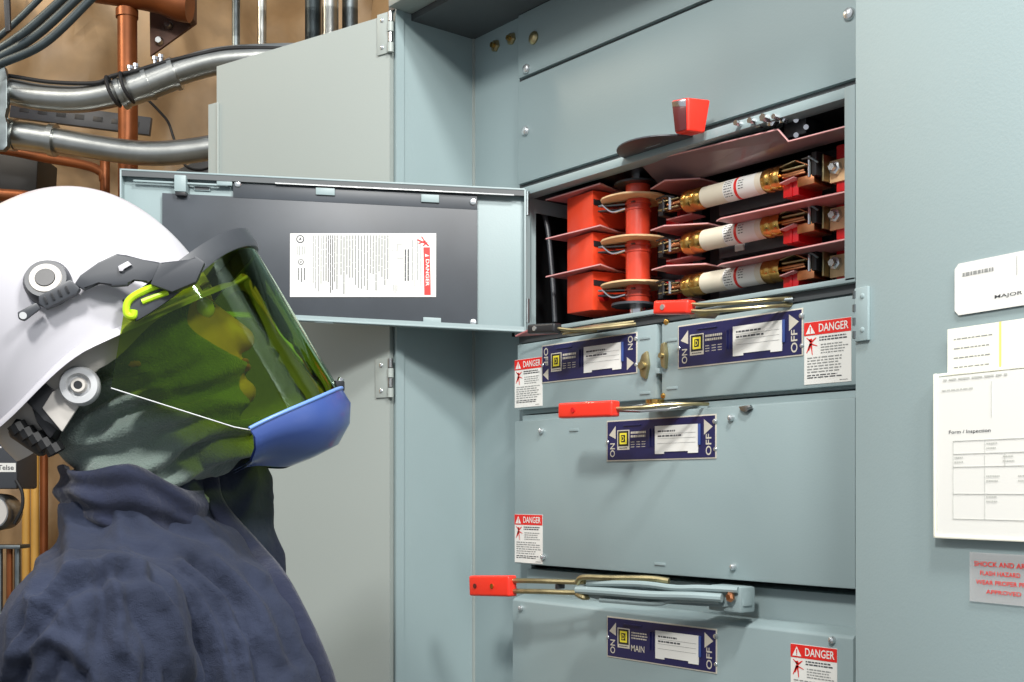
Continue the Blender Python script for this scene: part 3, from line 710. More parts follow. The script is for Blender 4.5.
for k in range(3):
    z0 = z_(FZ[k])
    b = MB()   # left clip: spring jaws with dark bits
    for dz in (-.006, .006):
        b.box((x0-.046, YFu-.013, z0+dz-.001), (x0-.004, YFu-.004, z0+dz+.001), 'lever_metal', .0006)
        b.box((x0-.046, YFu+.003, z0+dz-.001), (x0-.004, YFu+.012, z0+dz+.001), 'copper_bar', .0006)
    b.tube([(x0-.05, YFu-.012, z0+.012), (x0-.03, YFu-.014, z0+.013), (x0-.012, YFu-.012, z0+.008)], .0018, 'black_plastic', 6)
    b.cyl((x0-.022, YFu-.011, z0-.009), (x0-.022, YFu-.011, z0+.012), .003, 'chrome', 10)
    b.cyl((x0-.036, YFu-.011, z0-.009), (x0-.036, YFu-.011, z0+.010), .0025, 'black_plastic', 10)
    b.box((x0-.056, YFu-.002, z0-.012), (x0-.046, YFu+.05, z0+.012), 'black_plastic', .001)
    b.box((x0-.045, YFu+.004, z0-.019), (x0+.008, YFu+.035, z0-.017), 'fish_paper')
    b.box((x0-.07, YFu+.03, z0-.03), (x0-.04, YFu+.06, z0+.02), 'deep_red', .001)
    b.build('fuse_clip', t5)
    b = MB()   # right clip
    b.box((x3+.006, YFu-.015, z0+.0035), (x3+.045, YFu+.012, z0+.006), 'lever_metal', .0008)
    b.box((x3+.006, YFu-.015, z0-.006), (x3+.045, YFu+.012, z0-.0035), 'copper_bar', .0008)
    b.prism([(x3+.004, YFu-.017, z0+.009), (x3+.030, YFu-.017, z0+.013), (x3+.030, YFu+.008, z0+.013), (x3+.004, YFu+.008, z0+.009)], (0,0,.0015), 'lever_metal', .0004)
    b.prism([(x3+.030, YFu-.017, z0+.013), (x3+.050, YFu-.015, z0+.003), (x3+.050, YFu+.008, z0+.003), (x3+.030, YFu+.008, z0+.013)], (0,0,.0015), 'copper_bar', .0004)
    b.prism([(x3+.004, YFu-.017, z0-.013), (x3+.028, YFu-.017, z0-.009), (x3+.028, YFu+.008, z0-.009), (x3+.004, YFu+.008, z0-.013)], (0,0,.0015), 'fish_edge', .0004)
    b.box((x3+.030, YFu-.012, z0-.022), (x3+.058, YFu+.03, z0-.009), 'copper_bar', .001)
    b.tube([(x3+.040, YFu-.014, z0+.014), (x3+.055, YFu-.016, z0+.012), (x3+.066, YFu-.014, z0+.004)], .0016, 'dull_steel', 6)
    b.box((x3+.055, YFu-.014, z0-.012), (x3+.063, YFu+.02, z0+.020), 'black_plastic', .001)
    b.cyl((x3+.050, YFu-.011, z0-.012), (x3+.050, YFu-.011, z0+.016), .003, 'chrome', 10)
    b.build('fuse_clip', t5)
    b = MB(); b.box((x3+.0, YFu-.004, z0-.030), (x3+.026, YFu+.05, z0-.007), 'deep_red', .001)
    b.box((x3+.012, YFu-.006, z0-.031), (x3+.016, YFu+.0, z0-.007), 'deep_red', .001)
    b.build('clip_base', t5); b = MB(); b.box((x3+.078, YFu+.01, z0-.035), (x3+.098, YFu+.05, z0+.028), 'deep_red', .001); b.build('clip_base', t5)
    b = MB()
    b.box((x3+.066, YFu-.006, z0-.02), (x3+.069, YFu+.03, z0+.016), 'lever_metal', .0008); b.box((x3+.07, YFu+.006, z0-.022), (x3+.10, YFu+.01, z0+.008), 'tan_disc', .001)
    b.lathe((x3+.082, YFu+.006, z0-.004), (x3+.082, YFu-.008, z0-.004), [(0,.009),(.5,.009),(.55,.0055),(1,.005)], 'screw_metal', 6); b.build('terminal', t5)
# mauve deflector sheet and parts above it
b = MB()
ta = [onY(639, 163, 1.292), onY(778, 129.5, 1.275), onY(788.5, 141.5, 1.283), onY(849, 126, 1.283)]
ta[-1].x = XR-.004
bt = [Vector((onY(663, 183, 1.345).x, 1.345, z_(.470))), Vector((XR-.004, 1.345, z_(.470)))]
b.prism([ta[0], ta[1], ta[2], ta[3], bt[1], bt[0]], (0, .0012, .0018), 'mauve_sheet'); b.tube(ta, .0012, 'fish_edge', 6, False); b.build('deflector_sheet', t5)
for q, r in (((738, 123.5), .0065), ((752, 121), .007), ((765, 118), .009), ((776, 117), .006)):
    p = onY(*q, 1.264); b = MB(); b.lathe(p+Vector((0,.02,0)), p-Vector((0,.006,0)), [(0, r), (.3, r), (.35, r*.6), (1, r*.6)], 'chrome', 6)
    b.build('nut', t5)
b = MB()
b.box(tuple(onY(715, 147, 1.30)), tuple(onY(783, 121, 1.30)+Vector((0, .05, 0))), 'black_plastic', .001)
b.box(tuple(onY(784, 139, 1.296)), tuple(onY(806, 116, 1.296)+Vector((0, .04, 0))), 'black_plastic', .001)
for q in ((796, 120), (796, 135), (806, 127)): b.cyl(onY(*q, 1.297), onY(*q, 1.291), .0035, 'chrome', 10)
b.build('linkage', t5)
# crank disc and its red knob
pc = onZ(665, 150, .5065); b = MB()
pts = [(pc.x+.072*math.cos(2*math.pi*k/40), pc.y+.072*math.sin(2*math.pi*k/40), pc.z) for k in range(40)]
b.prism(pts, (0, 0, .002), 'dark_plastic', .0005); q = onZ(655, 145.5, .506)
b.box((q.x-.018, q.y-.003, q.z-.0006), (q.x+.012, q.y, q.z+.0004), 'chrome'); b.build('crank_disc', t5)
b = MB(); p0 = onY(689.5, 133.5, 1.246); 
base = [(-.0150,-.0137), (.0080,-.0115), (.0160,.0150), (-.0080,.0120)]
tp = [(-.0190,-.0175), (.0110,-.0155), (.0225,.0195), (-.0100,.0150)]
vs = [Vector((p0.x+x, p0.y+y, p0.z)) for x, y in base]+[Vector((p0.x+x, p0.y+y, p0.z+.046)) for x, y in tp]
vs[4].z += .002; vs[5].z -= .001
b.add(vs, [(0,1,2,3),(4,5,6,7),(0,1,5,4),(1,2,6,5),(2,3,7,6),(3,0,4,7)], 'red_plastic', .003, 3)
kn = tag(b.build('knob', t5), 'red knob with a dark maroon left face')
b = MB(); e = Vector((0, -.0006, 0)); a0, a1, a4, a5 = vs[0], vs[1], vs[4], vs[5]
nn = (a1-a0).cross(a4-a0).normalized(); nn = nn if nn.dot(FW) < 0 else -nn
L4 = lambda u, v: a0.lerp(a1, u).lerp(a4.lerp(a5, u), v)+nn*.0008
b.prism([L4(.08, .05), L4(.92, .05), L4(.92, .74), L4(.08, .8)], nn*.001, 'dark_maroon', .0004); b.prism([L4(.08, .8), L4(.92, .74), L4(.92, .95), L4(.08, .95)], nn*.0012, 'chrome', .0004)
b.build('knob_face', kn)
# ------------------------------------------------------------------ swung-out door of the open switch
D0 = Vector((onY(526, 200, yd-.008).x, yd-.008, 0)); phi = R(50); dd_ = Vector((-math.cos(phi), -math.sin(phi), 0)); nd = Vector((dd_.y, -dd_.x, 0))
if nd.dot(FW) > 0: nd = -nd
WD = .682; SL = .054
# (s along the door from the hinge, h height above camera at the hinge, d towards the viewer)
def DP(s, h, d=0): return D0+dd_*s+UP*(ZC+h+s*SL)+nd*d
def onD(px, py, d=0):
    p = onP(px, py, D0+nd*d, nd); s = (p-D0-nd*d).dot(dd_); return s, p.z-ZC-s*SL
zb0, zb1 = .2634, .503
def dquad(b, s0, h0, s1, h1, d0, d1, m, bv=0):
    b.prism([DP(s0, h0, d0), DP(s1, h0, d0), DP(s1, h1, d0), DP(s0, h1, d0)], nd*(d1-d0), m, bv)
b = MB(); dquad(b, 0, zb0, WD, zb1, -.018, -.015, 'grey_paint', .001)
for q in ((0, zb1-.003, WD, zb1), (0, zb0, WD, zb0+.003), (WD-.003, zb0, WD, zb1), (0, zb0, .003, zb1)): dquad(b, *q, -.0155, .0, 'grey_paint', .0008)
dquad(b, .0, zb1-.012, WD, zb1-.003, -.004, -.001, 'dark_paint'); dquad(b, .0, zb0+.003, WD, zb0+.009, -.004, -.001, 'grey_paint')
dquad(b, .02, zb1-.013, .42, zb1-.011, -.004, .001, 'steel')
dquad(b, .50, zb1-.020, .66, zb1-.017, -.006, -.003, 'grey_paint', .0005)
door5 = b.build('door', t5)
s0, h0 = onD(161, 192); s1, _ = onD(477, 200)
b = MB(); dquad(b, s1, zb0+.006, s0, zb1-.024 if False else h0, -.0145, -.006, 'dark_sheet', .0005)
dquad(b, s1, h0-.002, s0-.12, zb1-.014, -.0145, -.0055, 'dark_sheet', .0005); b.build('insulating_sheet', door5)
for q in ((473, 201), (473, 322), (237, 183)):
    s, h = onD(*q); b = MB(); b.screw(DP(s, h, -.006), nd, .006, 'screw_metal', .004); b.build('screw', door5)
for (px, py, w, h) in ((430, 198, .030, .013), (432, 321.5, .030, .014), (325, 191, .032, .012), (324, 319.5, .032, .011), (224, 182, .026, .010)):
    s, hh = onD(px, py); b = MB(); dquad(b, s-w/2, hh-h/2, s+w/2, hh+h/2, -.006, -.002, 'grey_paint', .001); b.build('clip', door5)
s, hh = onD(181, 184); b = MB(); dquad(b, s-.010, hh-.014, s+.010, hh+.014, -.012, .006, 'grey_paint', .002); dquad(b, s-.009, hh-.02, s+.009, hh-.012, -.012, .004, 'black_plastic', .001)
s, hh = onD(200, 186.5); dquad(b, s-.014, hh-.004, s+.014, hh+.004, -.014, -.012, 'grey_paint', .001); dquad(b, s-.012, hh-.0025, s+.012, hh+.0025, -.0125, -.0115, 'dark_paint'); b.build('latch', door5)
# instruction label, its print running sideways
sa, ha_ = onD(288.5, 233.5); sb, hb_ = onD(434, 234); sc_, hc = onD(436, 297)
pbl = onP(290, 297, D0+nd*(-.0052), nd); pbr = onP(436, 297, D0+nd*(-.0052), nd); ptl = onP(288.5, 233.5, D0+nd*(-.0052), nd)
M = frame(pbl, pbr-pbl, UP); W = (pbr-pbl).length; H = (ptl-pbl).length
b = MB(); b.box((0, 0, 0), (W, H, .0006), 'white_label', 0, M); z = .0009
b.poly([(W*.92, H*.03), (W*.965, H*.03), (W*.958, H*.78), (W*.913, H*.78)], 'label_red', M, z)
b.text('DANGER', (W*.942, H*.38), H*.42, W*.024, 'white_label', M, R(-90), z+.0003)
b.poly([(W*.925, H*.63), (W*.955, H*.645), (W*.925, H*.675)], 'white_label', M, z+.0003)
for (xa, ya, xb, yb, w) in ((.87, .90, .93, .84, .004), (.88, .84, .93, .88, .003), (.90, .95, .93, .84, .003), (.93, .84, .95, .80, .004), (.91, .80, .94, .86, .003)):
    a = Vector((xa*W, ya*H, 0)); c = Vector((xb*W, yb*H, 0)); d = (c-a).normalized(); n = Vector((-d.y, d.x, 0))*w*.35
    b.poly([(q.x, q.y) for q in (a-n, c-n, c+n, a+n)], 'label_red', M, z)
for cx_, cy_, r in ((.07, .91, .028), (.075, .55, .02)):
    pts = [(W*cx_+r*W*math.cos(2*math.pi*k/20), H*cy_+r*W*math.sin(2*math.pi*k/20)) for k in range(20)]; b.poly(pts, 'print', M, z)
    pts = [(W*cx_+r*.72*W*math.cos(2*math.pi*k/20), H*cy_+r*.72*W*math.sin(2*math.pi*k/20)) for k in range(20)]; b.poly(pts, 'white_label', M, z+.0002)
    b.poly([(W*cx_-r*.4*W, H*cy_-r*.4*W), (W*cx_+r*.4*W, H*cy_-.1*r*W), (W*cx_, H*cy_+r*.5*W)], 'print', M, z+.0004)
b.lines(W*.05, H*.22, W*.11, H*.46, 3, 'print', M, True, z=z); b.lines(W*.04, H*.65, W*.11, H*.80, 4, 'faint_print', M, True, z=z)
b.lines(W*.15, H*.06, W*.24, H*.97, 5, 'faint_print', M, True, z=z, fill=.4); b.lines(W*.24, H*.04, W*.33, H*.97, 6, 'print', M, True, z=z, fill=.45)
b.lines(W*.34, H*.04, W*.68, H*.97, 17, 'faint_print', M, True, z=z, fill=.5, ragged=.4)
b.lines(W*.70, H*.05, W*.74, H*.20, 3, 'print', M, True, z=z); b.lines(W*.78, H*.25, W*.82, H*.75, 2, 'print', M, True, z=z, fill=.5, ragged=0)
b.lines(W*.83, H*.06, W*.90, H*.90, 4, 'faint_print', M, True, z=z)
for (xa, ya, xb, yb) in ((.70,.72,.73,.94), (.735,.60,.77,.82)):
    for q in ((xa, ya, xb, ya+.008), (xa, yb, xb, yb+.008), (xa, ya, xa+.003, yb), (xb, ya, xb+.003, yb)): b.flat(W*q[0], H*q[1], W*q[2], H*q[3], 'faint_print', M, z+.0001)
b.build('instruction_label', door5)
b = MB()
for zz in (.30, .48): b.cyl(DP(-.002, zz-.02, -.008), DP(-.002, zz+.02, -.008), .004, 'dull_steel', 12)
b.build('hinge', door5)
# ------------------------------------------------------------------ background services at the left
def bgp(name, pts, r, m, label, cat, D, group=None, extra=None, seg=16):
    b = MB(); b.tube([dep(x, y, D) for x, y in pts], r, m, seg)
    if extra:
        root = thing(name, dep(*pts[0], D), label, cat, group); b.build('pipe', root); extra(root); return root
    return tag(b.build(name), label, cat, group)
D1 = 3.1; s1 = D1/FPX
def ex1(root):
    b = MB(); a = [dep(x, y, D1) for x, y in ((124, 92), (148, 84), (174, 74))]; b.tube(a, 15.2*s1, 'galvanized', 20)
    for q in ((122, 93), (149, 83.5), (175, 74)):
        p = dep(*q, D1); d = (a[2]-a[0]).normalized(); b.cyl(p-d*.006, p+d*.006, 16.4*s1, 'galvanized', 20)
    b.build('coupling', root)
    for q in ((130, 70), (136, 68), (155, 61), (161, 59)):
        b = MB(); p = dep(*q, D1-.02); b.cyl(p-UP*.02, p+UP*.006, .006, 'chrome', 10); b.cyl(p+UP*.002, p+UP*.010, .0095, 'chrome', 10); b.build('set_screw', root)
    for q0, q1 in (((106, 77), (115, 101)), ((120, 73), (129, 97))):
        p0 = dep(*q0, D1-.045); p1 = dep(*q1, D1-.045); b = MB(); m_ = dep((q0[0]+q1[0])/2-2, (q0[1]+q1[1])/2, D1-.06)
        b.tube([p0+FW*.04, p0, m_, p1, p1+FW*.04], .005, 'rubber', 8); b.build('cable_tie', root)
bgp('conduit', [(-60, 88), (0, 90), (40, 97), (80, 99), (115, 93), (150, 82), (190, 68), (225, 60), (280, 57), (330, 57)], 13.2*s1, 'galvanized', 'thick shiny galvanized conduit bending up to the right, with a screwed coupling', 'conduit', D1, 'large galvanized conduits', ex1, 24)
def ex2(root):
    b = MB(); a = [dep(x, y, D1+.02) for x, y in ((12, 134.5), (30, 136.5), (52, 140))]; b.tube(a, 14.5*s1, 'galvanized', 20)
    for q in ((13, 134.5), (53, 140)):
        p = dep(*q, D1+.02); d = (a[2]-a[0]).normalized(); b.cyl(p-d*.008, p+d*.008, 16.2*s1, 'galvanized', 20)
    b.build('coupling', root)
bgp('conduit', [(-60, 128), (0, 132), (50, 139), (95, 147), (140, 153), (180, 152), (230, 144), (290, 130)], 12.2*s1, 'galvanized', 'thick dull galvanized conduit sagging below the one with the screwed coupling', 'conduit', D1+.02, 'large galvanized conduits', ex2, 24)
# strut bracket clamping both conduits at the frame's left edge
b = MB(); p0 = dep(-12, 150, D1-.06); 
b.prism([dep(x, y, D1-.05) for x, y in ((-14, 66), (4, 66), (7, 76), (7, 108), (4, 116), (7, 122), (7, 146), (3, 150), (-14, 150))], FW*.02, 'dull_steel', .002)
tag(b.build('pipe_clamp'), 'galvanized strut clamp holding both thick conduits at the left edge', 'clamp')
# copper pipes
D2 = 3.45; s2 = D2/FPX
def ex3(root):
    for y in (14,):
        b = MB(); b.cyl(dep(127, y-4, D2), dep(127, y+4, D2), 11*s2, 'copper', 20); b.build('collar', root)
bgp('copper_pipe', [(127, -60), (127.5, 60), (128, 120), (128, 175), (128, 986)], 9.6*s2, 'copper', 'vertical copper pipe standing behind the thick conduits', 'pipe', D2, None, ex3, 20)
bgp('copper_pipe', [(96, -14), (130, -9), (160, -3), (178, 4), (190, 6)], 16*s2, 'copper', 'widest copper pipe crossing the top above the bolted steel plate', 'pipe', D2-.02, None, None, 20)
bgp('copper_pipe', [(-30, 145), (10, 151), (45, 158), (80, 164), (98, 170), (104, 180), (105, 230), (105, 1000)], 4.6*s2, 'copper', 'thin copper pipe elbowing down beneath the conduits', 'pipe', D2-.1)
bgp('copper_pipe', [(-40, 194), (0, 195), (40, 199), (90, 212)], 6*s2, 'copper', 'short orange copper pipe just above the white helmet', 'pipe', D2-.15)
# rust brown plate with bolts
root = thing('steel_bracket', dep(170, 55, D2+.1), 'rust-brown steel bracket plate with round bolts, beside the vertical copper pipe', 'bracket')
b = MB(); b.prism([dep(x, y, D2+.08) for x, y in ((149, -25), (196, -25), (196, 23), (150, 56))], FW*.012, 'rust_steel', .002)
b.prism([dep(x, y, D2+.07) for x, y in ((191, -25), (196, -25), (196, 23), (191, 26))], -FW*.03, 'rust_steel', .002); b.build('plate', root)
b = MB(); b.cyl(dep(175, 2, D2+.09), dep(175, 2, 4.25), .022, 'rust_steel', 16); b.build('mounting_arm', root)
for q in ((169, 26), (189, 19), (160, 42)):
    b = MB(); p = dep(*q, D2+.08); b.lathe(p, p-FW*.02, [(0, .013), (.5, .013), (1, .009)], 'steel', 12); b.build('bolt', root)
# slotted strut behind
root = None
b = MB(); a0, a1 = dep(10, 108, D2+.25), dep(150, 126, D2+.25); M = frame(a0, a1-a0, UP); L = (a1-a0).length
b.box((0, -.028, -.02), (L, .028, .0), 'dark_plastic', .003, M)
k = .03
while k < L-.05: b.box((k, -.008, -.002), (k+.03, .008, .001), 'black', .001, M); k += .058
tag(b.build('strut_channel'), 'grey slotted strut channel running behind the two thick conduits', 'channel')
# cables
bgp('black_cable', [(-30, 72), (10, 76), (50, 82), (95, 83), (112, 76), (135, 71), (165, 62), (200, 54), (235, 48), (300, 49)], 2.0*s1, 'rubber', 'black cable lying along the top of the upper thick conduit', 'cable', D1-.03, 'loose black cables')
bgp('black_cable', [(146, 98), (158, 110), (168, 122), (173, 136), (178, 150), (186, 166), (200, 170), (214, 166)], 1.4*s1, 'rubber', 'thin black cable dangling down from the coupling behind the lower conduit', 'cable', D1+.15, 'loose black cables')
# thin dark conduits in the upper left corner
for k, (pts, r, lab) in enumerate((([(-30, 62), (0, 36), (20, 18), (46, -8)], 3.2, 'leftmost and shortest dark thin conduit slanting through the upper left corner'),
    ([(-30, 66), (0, 49), (30, 28), (70, -8)], 4.2, 'second dark thin conduit from the upper left corner, slanting with three others'),
    ([(-30, 72), (0, 57), (38, 34), (84, -8)], 4.2, 'third dark thin conduit from the upper left corner, slanting with three others'),
    ([(-30, 78), (0, 64), (46, 42), (98, -8)], 4.0, 'lowest and rightmost dark thin conduit of the slanting upper left bunch'))):
    bgp('thin_conduit', pts, r*3.2/FPX, 'dark_conduit', lab, 'conduit', 3.15-.05*k, 'dark thin conduits in the corner')
b = MB(); a0, a1 = dep(-4, 24, 3.0), dep(8, 22, 3.0)
b.prism([dep(x, y, 3.02) for x, y in ((3, -8), (9, -8), (10, 30), (5, 32))], FW*.01, 'black_plastic', .001); tag(b.build('hanger_strap'), 'black hanger strap dropping past the dark thin conduits', 'strap')
# vertical conduits near the door top
for x, y1, r, m_, D, lab in ((236, 60, 4.0, 'dull_steel', 3.2, 'thin vertical conduit left of the grey door, nearest the bolted bracket plate'), (262, 80, 4.4, 'galvanized', 3.25, 'thin vertical conduit just right of where the thick conduit meets the door'),
                       (313, 80, 8, 'dark_conduit', 3.4, 'dark vertical conduit showing above the left grey door'), (330, 80, 8.5, 'galvanized', 3.35, 'bright vertical conduit showing above the left grey door'), (350, 80, 8, 'dull_steel', 3.4, 'dull vertical conduit nearest the cabinet, above the left grey door')):
    bgp('vertical_conduit', [(x, -200), (x, y1/2), (x, y1), (x, HY+ZC*FPX/D)], r*D/FPX, m_, lab, 'conduit', D, 'vertical conduits above the door')
# black duct box behind the helmet
b = MB(); b.prism([dep(x, y, D2+.02) for x, y in ((-40, 146), (38, 154), (36, 200), (-40, 206))], FW*.15, 'black', .004); tag(b.build('duct_box'), 'black box behind the top of the helmet', 'box')
b = MB(); b.prism([dep(x, y, D2+.0) for x, y in ((176, 170), (214, 152), (214, 185), (170, 185))], FW*.1, 'black', .004); tag(b.build('duct_box'), 'small black box between the lower thick conduit and the grey door', 'box')
# lower left: ochre column, grey control box with gauge
D3 = 2.7; s3 = D3/FPX
b = MB(); b.box((-3.75, .55, 0), (-3.6, .72, 3.2), 'ochre', .01)
for k in range(3):
    p = dep(26+k*9, 470, 3.6); b.cyl((p.x, p.y, 0), (p.x, p.y, 2.0), .012, 'copper' if k == 2 else 'ochre', 12)
tag(b.build('wall_post'), 'ochre-yellow timber post with thin tubes behind the helmet strap', 'post')
root = thing('control_box', dep(0, 490, D3), 'dark grey control box with a white nameplate and round gauge, behind the shoulder', 'control box')
M = frame(dep(-46, 489, D3), RT, UP)
b = MB(); b.box((0, 0, -.12), (63*s3, 71*s3, 0), 'dark_plastic', .008, M); b.flat(8*s3, 17*s3, 62*s3, 26*s3, 'white_label', M, .001); b.text('Telse', (52*s3, 21.5*s3), 16*s3, 5*s3, 'print', M, 0, .0015)
for q in ((46, 55), (46, 62), (49, 48), (46, 41)): b.flat(q[0]*s3, q[1]*s3, (q[0]+1.6)*s3, (q[1]+1.6)*s3, 'white_label', M, .0012)
b.build('casing', root)
b = MB(); p = dep(-4, 512, D3); b.lathe(p+FW*.05, p-FW*.02, [(0, 18*s3), (.8, 19*s3), (1, 16*s3)], 'steel', 32); b.cyl(p-FW*.02, p-FW*.022, 15*s3, 'helmet_grey', 28); b.build('gauge', root)
b = MB(); b.tube([dep(16, 480, D3), dep(22, 492, D3), dep(22, 508, D3), dep(14, 524, D3)], .004, 'rubber', 8); b.build('hose', root)
b = MB(); b.box((0, -60*s3, -.06), (66*s3, -56*s3, 0), 'dull_steel', .003, M)
for q in (40, 50, 58): b.cyl(M @ Vector((q*s3, -60*s3, -.03)), M @ Vector((q*s3, -ZC-.0, -.03)), .007, 'copper' if q == 50 else 'dull_steel', 10)
b.build('pipe_rack', root)
# ------------------------------------------------------------------ person
AL = R(12)
F = (RT*math.cos(AL)+FW*math.sin(AL)).normalized(); LF = Vector((-F.y, F.x, 0))
DH = 1.33; O = dep(110, 330, DH); SM = DH/FPX
def HP(px, py, lat=0): return onP(px, py, O+LF*lat, LF)
PM = Matrix((F, LF, UP)).transposed()
def axes(tilt):   # rotate forward axis up by tilt
    a = F*math.cos(tilt)+UP*math.sin(tilt); u = -F*math.sin(tilt)+UP*math.cos(tilt); return Matrix((a, LF, u)).transposed()
def fused(prims, voxel, smooth):
    b = MB()
    for p in prims:
        if p[0] == 'e': b.sphere(p[1], p[2], 'skin', 3, (p[3] if len(p) > 3 else PM).to_4x4())
        else:
            a, c, r0, r1 = Vector(p[1]), Vector(p[2]), p[3], p[4]; L = (c-a).length
            prof = [(-r0/L*math.cos(q), max(r0*math.sin(q), .0005)) for q in [math.pi/2*k/5 for k in range(6)]]+[(1+r1/L*math.sin(q), max(r1*math.cos(q), .0005)) for q in [math.pi/2*k/5 for k in range(6)]]
            b.lathe(a, c, prof, 'skin', 20)
    me = bpy.data.meshes.new('t'); b.bm.to_mesh(me); b.bm.free(); o = bpy.data.objects.new('t', me); COL.objects.link(o)
    m1 = o.modifiers.new('r', 'REMESH'); m1.mode = 'VOXEL'; m1.voxel_size = voxel
    m2 = o.modifiers.new('s', 'SMOOTH'); m2.iterations = smooth; m2.factor = .5
    dg = bpy.context.evaluated_depsgraph_get(); out = bpy.data.meshes.new_from_object(o.evaluated_get(dg))
    bpy.data.objects.remove(o); bpy.data.meshes.remove(me)
    return out
def arr(me):
    n = len(me.vertices); a = np.empty(n*3, 'f'); me.vertices.foreach_get('co', a); return a.reshape(n, 3).astype('f8')
def nrm(me):
    n = len(me.vertices); a = np.empty(n*3, 'f'); me.vertex_normals.foreach_get('vector', a); return a.reshape(n, 3).astype('f8')
def setco(me, a): me.vertices.foreach_set('co', a.astype('f').ravel()); me.update()
def proj(a):
    d = a-np.array(CAM); f = d @ np.array(FW); return CX+FPX*(d @ np.array(RT))/f, HY-FPX*d[:, 2]/f
def smoothstep(x, a, b): t = np.clip((x-a)/(b-a), 0, 1); return t*t*(3-2*t)
def fold(X, Y, pts, w, amp):
    best = np.full(X.shape, 1e9)
    for (x0, y0), (x1, y1) in zip(pts[:-1], pts[1:]):
        dx, dy = x1-x0, y1-y0; t = np.clip(((X-x0)*dx+(Y-y0)*dy)/(dx*dx+dy*dy), 0, 1)
        best = np.minimum(best, np.hypot(X-x0-t*dx, Y-y0-t*dy))
    return amp*np.exp(-(best/w)**2)
def finish(me, name, m, parent, delmask=None):
    if delmask is not None:
        bm = bmesh.new(); bm.from_mesh(me); bm.verts.ensure_lookup_table()
        bmesh.ops.delete(bm, geom=[v for v in bm.verts if delmask[v.index]], context='VERTS'); bm.to_mesh(me); bm.free()
    me.transform(WM[parent.name].inverted())
    me.materials.clear(); me.materials.append(MT[m])
    for p in me.polygons: p.use_smooth = True; p.material_index = 0
    me.name = name; o = bpy.data.objects.new(name, me); COL.objects.link(o); o.parent = parent; WM[o.name] = WM[parent.name].copy(); return o
per = thing('person', (O.x, O.y, 0), 'person in navy coveralls and white hard hat with green face shield, watching the fuses', 'person')
G0 = Vector((O.x, O.y, 0))
def PF(f, l, z): return G0+F*f+LF*l+UP*z
tilt = R(20); AX = axes(tilt); hF = Vector(AX.col[0]); hU = Vector(AX.col[2])
HC = HP(136, 342, 0)
def H(f, l, u): return HC+hF*f+LF*l+hU*u
SHN = HP(96, 648, -.175); SHF = HP(185, 610, .185)
ELN = SHN-UP*.29+F*.01-LF*.04; ELF = SHF-UP*.29+F*.03+LF*.04
WRN = ELN-UP*.25+F*.07+LF*.02; WRF = ELF-UP*.25+F*.08-LF*.02
hipz = .93
def arm(sh, el, wr, r): return [('c', sh, el, r[0], r[1]), ('c', el, wr, r[2], r[3])]
body = [('e', H(0, 0, .03), (.096, .076, .092), AX), ('e', H(.03, 0, -.03), (.072, .062, .085), AX), ('e', H(.052, 0, -.085), (.042, .04, .035), AX),
        ('c', H(.088, 0, .012), H(.112, 0, -.034), .010, .015), ('e', H(.092, 0, -.062), (.016, .026, .010), AX), ('e', H(.088, 0, -.092), (.02, .022, .016), AX),
        ('e', H(.084, 0, .028), (.014, .055, .010), AX), ('e', H(-.005, .070, -.01), (.018, .008, .030), AX), ('e', H(-.005, -.070, -.01), (.018, .008, .030), AX),
        ('c', H(-.02, 0, -.05), HP(140, 530, 0), .055, .055), ('e', PF(.03, 0, 1.24), (.10, .15, .15)), ('e', PF(.01, 0, 1.10), (.09, .14, .18)), ('e', PF(0, 0, .95), (.10, .15, .12))]
body += arm(SHN, ELN, WRN, (.05, .04, .04, .027))+arm(SHF, ELF, WRF, (.05, .04, .04, .027))
for sgn, wr in ((-1, WRN), (1, WRF)):
    d = (-UP*.95+F*.3).normalized(); s_ = LF*sgn; pal = wr+d*.055
    body.append(('e', pal, (.04, .014, .05)))
    for k in range(4):
        b0 = pal+d*.04+F*(.027-.018*k); Lk = (.036, .041, .038, .030)[k]; q1 = b0+d*Lk-s_*.004; q2 = q1+d*Lk*.7-s_*.016
        body += [('c', b0, q1, .009, .0082), ('c', q1, q2, .008, .0068)]
    t0 = pal+F*.034-d*.02; t1 = t0+F*.022+d*.028-s_*.006; body += [('c', t0, t1, .0105, .009), ('c', t1, t1+d*.027-s_*.006+F*.004, .009, .0075)]
for sgn in (-1, 1):
    hj = PF(0, .09*sgn, .92); kn_ = PF(.02, .10*sgn, .50); an = PF(-.02, .11*sgn, .10)
    body += [('c', hj, kn_, .085, .055), ('c', kn_, an, .052, .036), ('e', PF(.05, .115*sgn, .05), (.12, .042, .045))]
me = fused(body, .0055, 3); finish(me, 'body', 'skin', per)
for sgn in (-1, 1):
    b = MB(); c = H(.083, .031*sgn, .008); b.sphere(c, .0125, 'eye_white', 3); b.sphere(c+hF*.0068, .0066, 'iris', 2); b.build('eye', per)
    b = MB(); b.tube([H(.093, .012*sgn, .026), H(.096, .028*sgn, .032), H(.086, .048*sgn, .027)], .0035, 'iris', 8); b.build('eyebrow', per)
b = MB(); b.sphere(H(.105, 0, -.060), (.006, .022, .0045), 'lips', 2, AX.to_4x4()); b.sphere(H(.104, 0, -.066), (.007, .018, .005), 'lips', 2, AX.to_4x4()); b.build('mouth', per)
for sgn in (-1, 1):
    b = MB(); a = PF(.05, .115*sgn, 0)
    b.sphere(a+UP*.055, (.15, .054, .062), 'boot', 3, PM.to_4x4()); b.cyl(PF(-.02, .112*sgn, .06), PF(-.02, .112*sgn, .20), .058, 'boot', 20)
    b.prism([a+F*x+LF*y for x, y in ((-.15,-.04),(0,-.05),(.11,-.052),(.155,0),(.11,.052),(0,.05),(-.15,.04))], UP*.022, 'rubber', .004); b.build('boot', per)
